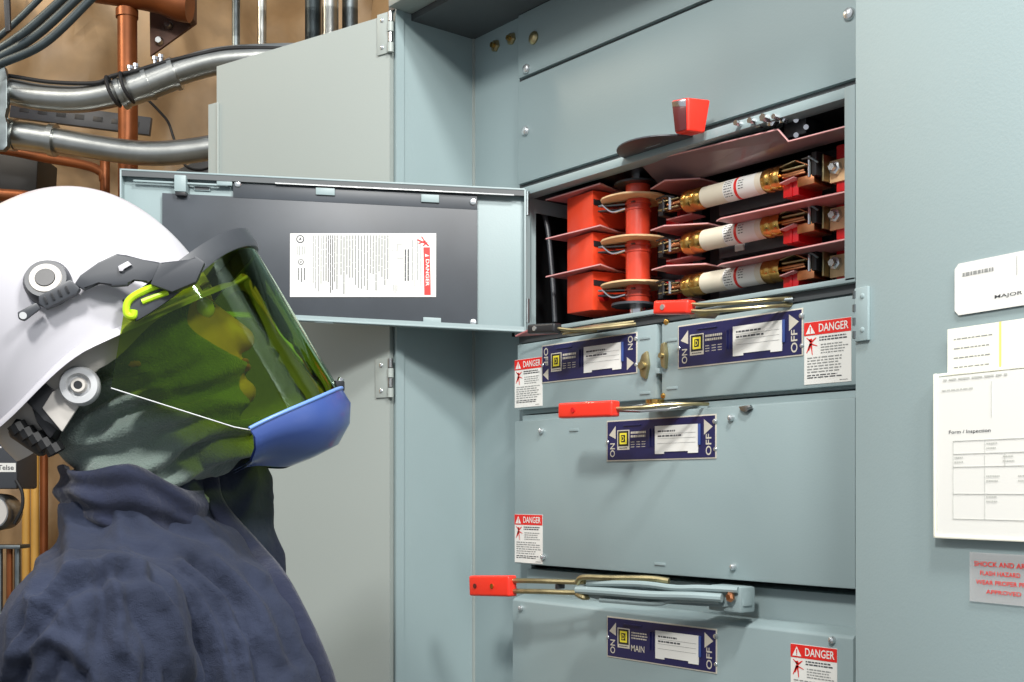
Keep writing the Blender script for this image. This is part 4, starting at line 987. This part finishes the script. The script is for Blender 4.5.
# coverall
cov = [('e', HP(160, 740, 0), (.165, .20, .28)), ('e', HP(132, 585, .0), (.108, .16, .085)), ('e', HP(150, 560, .02), (.10, .12, .09)), ('e', HP(92, 670, -.03), (.115, .14, .13)),
       ('e', SHN+UP*.0, (.098, .085, .10)), ('e', SHF+UP*.02, (.095, .08, .10)), ('e', PF(.01, 0, 1.10), (.145, .19, .22)), ('e', PF(0, 0, .93), (.14, .19, .16)),
       ('e', HP(210, 740, -.03), (.145, .15, .22)), ('c', HP(132, 545, 0), HP(138, 505, 0), .085, .078), ('c', HP(232, 600, .06), HP(234, 492, .07), .07, .052), ('c', HP(234, 492, .07), HP(180, 520, .03), .05, .06)]
cov += arm(SHN-UP*.01, ELN, WRN, (.088, .070, .066, .046))+arm(SHF, ELF, WRF, (.085, .068, .064, .046))
for sgn in (-1, 1):
    cov += [('c', PF(0, .09*sgn, .90), PF(.02, .10*sgn, .50), .115, .09), ('c', PF(.02, .10*sgn, .50), PF(-.02, .11*sgn, .14), .09, .078)]
me = fused(cov, .0055, 14)
A = arr(me); N = nrm(me); X, Y = proj(A); near = np.clip(-(N @ np.array(FW))*1.6+.25, 0, 1)
disp = np.zeros(len(A))
for pts, w_, am in (
    ([(4, 682), (18, 640), (38, 604), (66, 578), (98, 563), (130, 560), (163, 572), (192, 596), (216, 632), (232, 690)], 5, .0085),
    ([(10, 690), (28, 645), (48, 614), (74, 590), (102, 576), (130, 573), (158, 585), (184, 608), (206, 645), (218, 690)], 6, -.0065),
    ([(99, 565), (103, 600), (98, 640)], 7, -.007), ([(110, 572), (122, 610), (118, 650)], 7, .006),
    ([(140, 572), (172, 612), (190, 660), (196, 700)], 8, .010), ([(152, 570), (190, 606), (210, 655), (214, 700)], 6, -.010),
    ([(180, 566), (222, 604), (244, 650), (250, 700)], 7, .010), ([(196, 562), (238, 604), (262, 660), (266, 700)], 7, -.008),
    ([(215, 560), (255, 600), (285, 660)], 6, .005), ([(240, 560), (270, 600), (300, 660)], 6, -.005),
    ([(112, 492), (120, 520), (124, 556)], 6, .004), ([(128, 500), (150, 530), (190, 552)], 8, .005), ([(140, 498), (175, 522), (214, 536)], 6, -.006), ([(160, 500), (190, 512), (225, 545), (262, 580)], 6, .006),
    ([(60, 500), (74, 530), (68, 570)], 7, .005), ([(44, 520), (54, 550), (44, 590), (20, 630)], 8, -.005), ([(30, 540), (40, 570), (26, 610)], 7, .004),
    ([(20, 655), (50, 636), (80, 652), (100, 690)], 7, .008), ([(40, 690), (60, 660), (84, 676)], 6, -.007), ([(130, 600), (150, 640), (150, 690)], 7, -.006), ([(70, 600), (84, 630), (76, 670)], 7, .005),
    ([(150, 530), (200, 560), (240, 600)], 5, -.004), ([(30, 600), (60, 610), (70, 640)], 4, .004), ([(120, 640), (138, 668), (132, 690)], 4, .005), ([(160, 640), (170, 690)], 3, -.004), ([(228, 590), (262, 640), (270, 700)], 4, .004), ([(100, 530), (130, 545), (160, 552)], 5, -.004)):
    disp += fold(X, Y, pts, w_, am)
disp *= near*1.45
tn = np.array([noise.noise(Vector(p)*9)*.006+noise.noise(Vector((p[0]*14, p[1]*14, p[2]*26)))*.004+noise.noise(Vector(p)*38)*.0016-abs(noise.noise(Vector((p[0]*22, p[1]*22, p[2]*11+4))))*.007-abs(noise.noise(Vector((p[0]*40+9, p[1]*40, p[2]*28))))*.0028 for p in A])
setco(me, A+N*(disp+tn)[:, None])
cv = finish(me, 'coverall', 'navy_cloth', per)
# collar band and front flap
b = MB(); rows = []
cb = HP(138, 497, 0); 
for j in range(21):
    t_ = j/20; r = []
    for k in range(61):
        q = R(38)+ (R(360)-R(66))*k/60     # 0 = forward
        fx = math.cos(q); ly = math.sin(q)
        rf = .076+.020*min(1, t_*1.6)-.008*t_; zz = -.034+.066*t_+(-.030*max(fx, 0)-.0)+.004*math.sin(q*5+t_*3)
        out = .006*math.sin(q*3+1)*t_+.003*math.sin(q*9+t_*4)+.003*math.sin(t_*15+q*1.5)
        r.append(cb+F*(fx*(rf+out)+.002)+LF*(ly*(.078+.019*min(1, t_*1.6)-.012*t_+out))+UP*(zz))
    rows.append(r)
rows += [[p+(cb-p).normalized()*.006 for p in rr] for rr in rows[::-1]]
b.grid(rows, 'navy_trim'); b.build('collar', cv, 80)
b = MB(); fl = [(208, 478), (212, 500), (226, 522), (250, 548), (276, 580), (300, 625), (318, 665), (330, 700)]
def onmesh(px, py, off=.003):
    d = ray(px, py).normalized(); Wi = WM[cv.name].inverted(); o3 = Wi @ CAM
    ok, loc, n, i = cv.ray_cast(o3, d); 
    return (WM[cv.name] @ loc, n) if ok else (None, None)
pts = []
bpy.context.view_layer.update()
for q in fl:
    for dx in (0, -6, -12, -20, -30):
        p, n = onmesh(q[0]+dx, q[1])
        if p: pts.append(p+n*.002); break
if len(pts) > 3:
    b.tube(pts, .012, 'navy_trim', 10, True, .45); b.build('zip_flap', cv, 80)
# balaclava
bal = [('e', H(-.004, 0, .022), (.106, .086, .105), AX), ('e', H(.026, 0, -.035), (.086, .073, .098), AX), ('e', HP(170, 420, 0), (.085, .076, .055)), ('c', HP(142, 400, 0), HP(142, 492, 0), .08, .070),
       ('e', HP(214, 438, 0), (.052, .062, .036)), ('e', HP(98, 430, 0), (.05, .07, .05))]
me = fused(bal, .0045, 8); A = arr(me); N = nrm(me); X, Y = proj(A)
ph = (X*.36+Y*.93)/25+np.array([noise.noise(Vector(p)*12)*1.1 for p in A])
rip = np.sin(ph*2*math.pi*.95)*.009*smoothstep(Y, 345, 395)*smoothstep(X, 60, 120)
fine = np.array([noise.noise(Vector(p)*45)*.0012 for p in A])
A2 = A+N*(rip+fine)[:, None]; setco(me, A2)
rel = A-np.array(HC); fu = rel @ np.array(hU); ff = rel @ np.array(hF); fl_ = rel @ np.array(LF)
ed = np.sqrt((fl_/.058)**2+((fu+.010)/.048)**2); pull = (1-smoothstep(ed, .78, 1.12))*smoothstep(ff, .02, .05)
setco(me, A2-np.array(hF)[None, :]*(pull*.045)[:, None])
finish(me, 'balaclava', 'fleece', per)
# ------------------------------------------------------------------ hard hat
tau = R(29); hx = F*math.cos(tau)+UP*math.sin(tau); hz = -F*math.sin(tau)+UP*math.cos(tau)
HO = HP(90, 345, 0)
RHO = R(9); LR = LF*math.cos(RHO)+hz*math.sin(RHO); hz = hz*math.cos(RHO)-LF*math.sin(RHO)
def HH(x, y, z): return HO+hx*x+LR*y+hz*z
def rimz(q):
    c = math.cos(q); return -.030*smooth1((-c+.05)/.9)+.004*abs(math.sin(q))**2-.004*max(c, 0)
def smooth1(t): t = max(0, min(1, t)); return t*t*(3-2*t)
def shell_pt(q, t, inset=0):
    ph_ = t*math.pi/2; r = math.cos(ph_)**.88 if t < 1 else 0; a = (.150 if math.cos(q) > 0 else .150)-inset; bb = .118-inset; c_ = .172-inset
    z = c_*math.sin(ph_)**.96; z = z+rimz(q)*(1-t)**2
    ridge = .0022*math.exp(-((math.sin(q)*r)/.16)**2)*smooth1((t-.2)*3)
    return (a*math.cos(q)*r, bb*math.sin(q)*r, z+ridge)
b = MB(); rows = []
NQ = 96
fl = [(.0145, -.008), (.0135, -.0045), (.0075, -.001)]
for fo, fz in fl:
    r = []
    for k in range(NQ):
        q = 2*math.pi*k/NQ; x, y, z = shell_pt(q, 0); ext = fo*(1+.7*max(math.cos(q), 0)**3); r.append(HH(x+ext*math.cos(q), y+ext*math.sin(q), z+fz))
    rows.append(r)
for j in range(0, 33): rows.append([HH(*shell_pt(2*math.pi*k/NQ, min(j/32, .9999))) for k in range(NQ)])
b.grid(rows, 'helmet_white', closed=True)
inn = [rows[0]]
for j in range(0, 24): inn.append([HH(*shell_pt(2*math.pi*k/NQ, j/24, .004)) for k in range(NQ)])
b.grid(inn, 'helmet_white', closed=True)
hat = tag(b.build('hard_hat', per, 60), 'white hard hat tilted back')
# grey suspension band
b = MB(); rows = []
for j, (zz, rr) in enumerate(((.012, -.004), (-.010, -.004), (-.030, -.006), (-.046, -.010))):
    r = []
    for k in range(72):
        q = 2*math.pi*k/72; c = math.cos(q); w_ = 1-.75*smooth1((c-.05)*1.6); arch = .022*math.exp(-((q if q < math.pi else q-2*math.pi)+R(72))**2/.25)+.022*math.exp(-((q if q < math.pi else q-2*math.pi)-R(72))**2/.25)
        r.append(HH((.142+rr)*math.cos(q), (.108+rr)*math.sin(q), rimz(q)+zz*w_+ (arch if j == 3 else 0)+.0))
    rows.append(r)
rows += [[p+(HO-p).normalized()*.003 for p in rr] for rr in rows[::-1]]
b.grid(rows, 'helmet_grey', closed=True); b.build('headband', hat, 70)
def plate(name, pts, lat, th, m, bev=.0015, par=None, extra=None):
    b = MB(); b.prism([HP(x, y, lat) for x, y in pts], LF*th, m, bev)
    if extra: extra(b)
    return b.build(name, par or hat)
# round slot cover and accessory arm on the near side
LS = -.137
b = MB(); c = HP(47, 281, LS+.012); nn = (-LF*.93+UP*.3-F*.1).normalized()
b.lathe(c+nn*-.012, c+nn*.006, [(0, .0235), (.7, .0235), (1, .0205)], 'dark_plastic', 36, ax=UP.cross(nn)); b.lathe(c+nn*.0055, c+nn*.0075, [(0, .0165), (1, .0155)], 'helmet_grey', 32)
b.lathe(c+nn*.007, c+nn*.0085, [(0, .0105), (1, .0095)], 'black_plastic', 24); b.build('slot_cover', hat)
b = MB()
b.prism([HP(x, y, LS-.002) for x, y in ((38, 296), (70, 279), (80, 288), (76, 294), (46, 309), (39, 304))], LF*.012, 'dark_plastic', .002)
for k in range(4):
    b.prism([HP(x+k*7.2, y-k*3.6, LS-.0035) for x, y in ((43, 297), (45, 296), (48, 303), (46, 304))], LF*.003, 'black_plastic', .0003)
b.prism([HP(x, y, LS) for x, y in ((17, 312), (36, 302), (41, 308), (24, 321), (18, 319))], LF*.006, 'dark_plastic', .002)
b.lathe(HP(23, 315.5, LS+.001), HP(23, 315.5, LS-.001), [(0, .0036), (1, .0036)], 'ring_grey', 16)
b.prism([HP(x, y, LS) for x, y in ((74, 284), (80, 275), (98, 262), (117, 253), (126, 257), (160, 262), (168, 268), (148, 283), (133, 277), (128, 285), (112, 286), (98, 280), (84, 290))], LF*.010, 'dark_plastic', .002)
b.prism([HP(x, y, LS-.004) for x, y in ((160, 262), (185, 262), (196, 256), (205, 262), (196, 282), (172, 292), (150, 284))], LF*.014, 'dark_plastic', .002)
b.prism([HP(x, y, LS-.003) for x, y in ((118, 266), (128, 261), (132, 265), (124, 268), (123, 271), (119, 271))], LF*.003, 'helmet_white', .0006)
b.build('shield_arm', hat)
# face shield
av = (F*.514-UP*.857).normalized(); bv = (F*.857+UP*.515).normalized()
def ab(p): v = p-O; return v.dot(av), v.dot(bv)
aF0, bF0 = ab(HP(251, 244, 0)); aF1, bF1 = ab(HP(343, 394, 0))
LN = -.128
a2, b2 = ab(HP(111, 388, LN)); a3, b3 = ab(HP(250, 432, LN)); a1, b1 = ab(HP(126, 300, LN)); a1b, b1b = ab(HP(166, 288, LN))
bF = (bF0+bF1)/2; b0 = b2+.075
def csec(u, da=0, shrink=0):   # u in [-1,1] across the shield, -1 near side rear edge
    st = (b0-b2); AF = bF-b0-shrink; BL = -LN-shrink*.6
    Ls = st; Le = (AF+BL)/2*math.pi; tot = 2*Ls+Le; s_ = (u+1)/2*tot
    if s_ < Ls: return b2+s_, -BL
    if s_ > Ls+Le: return b2+(tot-s_), BL
    q = (s_-Ls)/Le*math.pi-math.pi/2; return b0+AF*math.cos(q), BL*math.sin(q)
atop = lambda bb: a1b+(aF0-a1b)*smooth1((bb-b1)/(bF-b1)) if bb > b1 else a2+(a1-a2)*(bb-b2)/(b1-b2)
abot = lambda bb: (a2+(a3-a2)*(bb-b2)/(b3-b2)) if bb < b3 else a3+(aF1-.0-a3)*smooth1((bb-b3)/(bF-b3))
b = MB(); rows = []; NU = 80
U = [-1+2*k/NU for k in range(NU+1)]
for j in range(15):
    r = []
    for u in U:
        bb, ll = csec(u); a_ = atop(bb)+(abot(bb)-atop(bb))*j/14; r.append(O+av*a_+bv*bb+LF*ll)
    rows.append(r)
b.grid(rows, 'green_visor'); fs = tag(b.build('face_shield', hat, 80), 'green tinted see-through face shield')
# pale edge beads
b = MB(); b.tube([rows[-1][k]+bv*.0 for k in range(0, NU+1, 2)], .0007, 'ring_grey', 6, False); b.tube([rows[j][0] for j in range(15)], .0006, 'ring_grey', 6, False); b.build('edge_bead', hat, 80)
# crown bracket over the shield's top edge
b = MB(); rr = []
for (da, sh) in ((-.012, .004), (-.012, -.004), (.004, -.005), (.010, -.003), (.010, .004)):
    r = []
    for k in range(61):
        u = -.80+1.6*k/60; bb, ll = csec(u, 0, sh); extra = .006*smooth1((abs(u)-.35)/.3)
        base = a1b+(aF0-a1b)*smooth1((bb-b1)/(bF-b1)); r.append(O+av*(base+da*(1-.15*abs(u))+(extra if da > 0 else 0))+bv*bb+LF*ll)
    rr.append(r)
rr.append(rr[0]); b.grid(rr, 'dark_plastic')
# sloping deck from the bracket back onto the shell brim
r1 = []; r2 = []
for k in range(61):
    u = -.80+1.6*k/60; bb, ll = csec(u, 0, .004); base = a1b+(aF0-a1b)*smooth1((bb-b1)/(bF-b1)); p = O+av*(base-.009)+bv*bb+LF*ll; r1.append(p)
    q = O+av*(base-.004)+bv*(b0+(bb-b0)*.72-.004)+LF*ll*.86; r2.append(q)
b.grid([r1, r2], 'dark_plastic'); b.build('crown_bracket', hat, 60)
# chin cup
b = MB(); rows = []
for (da, sh, lsh) in ((-.006, -.003, 0), (.014, -.003, 0), (.034, .010, .2), (.050, .034, .4), (.052, .060, .6), (.050, .09, .8)):
    r = []
    for k in range(49):
        u = -.66+1.32*k/48; bb, ll = csec(u, 0, sh)
        bb = bb-max(0, abs(u)-.5)*0; base = abot(bb if bb > b3 else b3); r.append(O+av*(max(abot(bF), 0)*0+a3+(aF1-a3)*smooth1((bb-b3)/(bF-b3))+da*(1-.45*smooth1((abs(u)-.2)/.42)))+bv*bb+LF*ll)
    rows.append(r)
b.grid(rows, 'cup_blue'); b.grid([[p-(p-O).normalized()*.003 for p in r] for r in rows], 'cup_blue')
b.tube(rows[0], .0022, 'cup_rim', 8, False); b.build('chin_cup', hat, 60)
for q in ((338, 386, -.01), (292, 418, -.085)):
    b = MB(); p = HP(*q); b.box(tuple(p-Vector((.006, .006, .006))), tuple(p+Vector((.006, .006, .006))), 'black_plastic', .002); b.cyl(p, p+UP*.009+F*.004, .004, 'chrome', 12); b.build('cup_clip', hat)
# lime hook and grey ear ring, strap, ratchet
b = MB(); b.tube([HP(x, y, LN-.003) for x, y in ((166, 283), (150, 288), (134, 296), (127, 304), (127, 314), (133, 316), (134, 310))], .0038, 'lime', 10); b.tube([HP(x, y, LN-.003) for x, y in ((168, 292), (152, 298), (142, 302))], .003, 'lime', 8); b.build('shield_hook', hat)
b = MB(); c = HP(79, 385.5, -.105)
b.lathe(c+LF*.012, c-LF*.006, [(0, .0205), (.6, .0205), (.85, .0185), (.9, .0125), (.7, .0105)], 'ring_grey', 36, cap=False, ax=F); b.lathe(c+LF*.006, c+LF*.0, [(0, .0205), (1, .0125)], 'ring_grey', 36); b.lathe(c, c-LF*.0075, [(0, .0085), (1, .007)], 'helmet_grey', 24); b.lathe(c-LF*.007, c-LF*.0078, [(0,.005),(1,.004)], 'black_plastic', 20); b.build('ear_ring', hat)
plate('side_strap', ((64, 384), (80, 404), (62, 432), (42, 408), (52, 392)), -.098, .006, 'helmet_grey')
b = MB(); b.prism([HP(x, y, -.096) for x, y in ((22, 398), (44, 382), (66, 400), (60, 432), (44, 420))], LF*.02, 'black_plastic', .003)
b.prism([HP(x, y, -.085) for x, y in ((30, 404), (42, 398), (60, 426), (50, 440), (36, 422))], LF*.12, 'black_plastic', .004)
for k in range(5): b.lathe(HP(16+k*9, 424+k*5.2, -.075), HP(21+k*9, 432+k*5.2, -.075)+LF*.0, [(0, .010), (1, .010)], 'black', 10)
b.lathe(HP(18, 421, -.05), HP(52, 444, -.05), [(0, .016), (.1, .019), (.9, .019), (1, .016)], 'black_plastic', 14)
b.build('ratchet', hat)
# ------------------------------------------------------------------ light
w = bpy.data.worlds.new('world'); sc.world = w; w.use_nodes = True
bg = w.node_tree.nodes['Background']; bg.inputs[0].default_value = (.86, .92, 1, 1); bg.inputs[1].default_value = .55
def area(name, loc, tgt, size, e, col, sy=None):
    l = bpy.data.lights.new(name, 'AREA'); l.energy = e; l.color = col; l.size = size
    if sy: l.shape = 'RECTANGLE'; l.size_y = sy
    o = bpy.data.objects.new(name, l); COL.objects.link(o); o.location = loc
    d = Vector(tgt)-Vector(loc); o.rotation_euler = d.to_track_quat('-Z', 'Y').to_euler(); return o
area('ceiling_lamp_main', (.2, -1.0, 3.4), (-1.3, 1.2, 1.5), .32, 76, (1, .98, .94))
area('fill_light_side', (-2.2, -1.2, 3.5), (-1.8, 1.0, 1.4), .9, 14, (1, .96, .9), 1.2)  # unseen fill light added at the left, no fixture there
area('wall_lamp', (-3.45, -.1, 3.4), (-4.0, 1.3, 2.4), .3, 24, (1, .86, .66))
area('cabinet_lamp', (-.1, .5, 3.3), (-1.4, 1.0, 1.5), .22, 38, (1, .98, .95))
area('glow_light_front', (.5, .62, 2.75), (-1.3, .6, 1.5), .3, 30, (1, .99, .96))  # unseen light added to send green glow through the shield onto the fleece
sc.view_settings.view_transform = 'Standard'; sc.view_settings.look = 'None'; sc.view_settings.gamma = 1; sc.view_settings.exposure = 0
sc.view_settings.use_curve_mapping = False
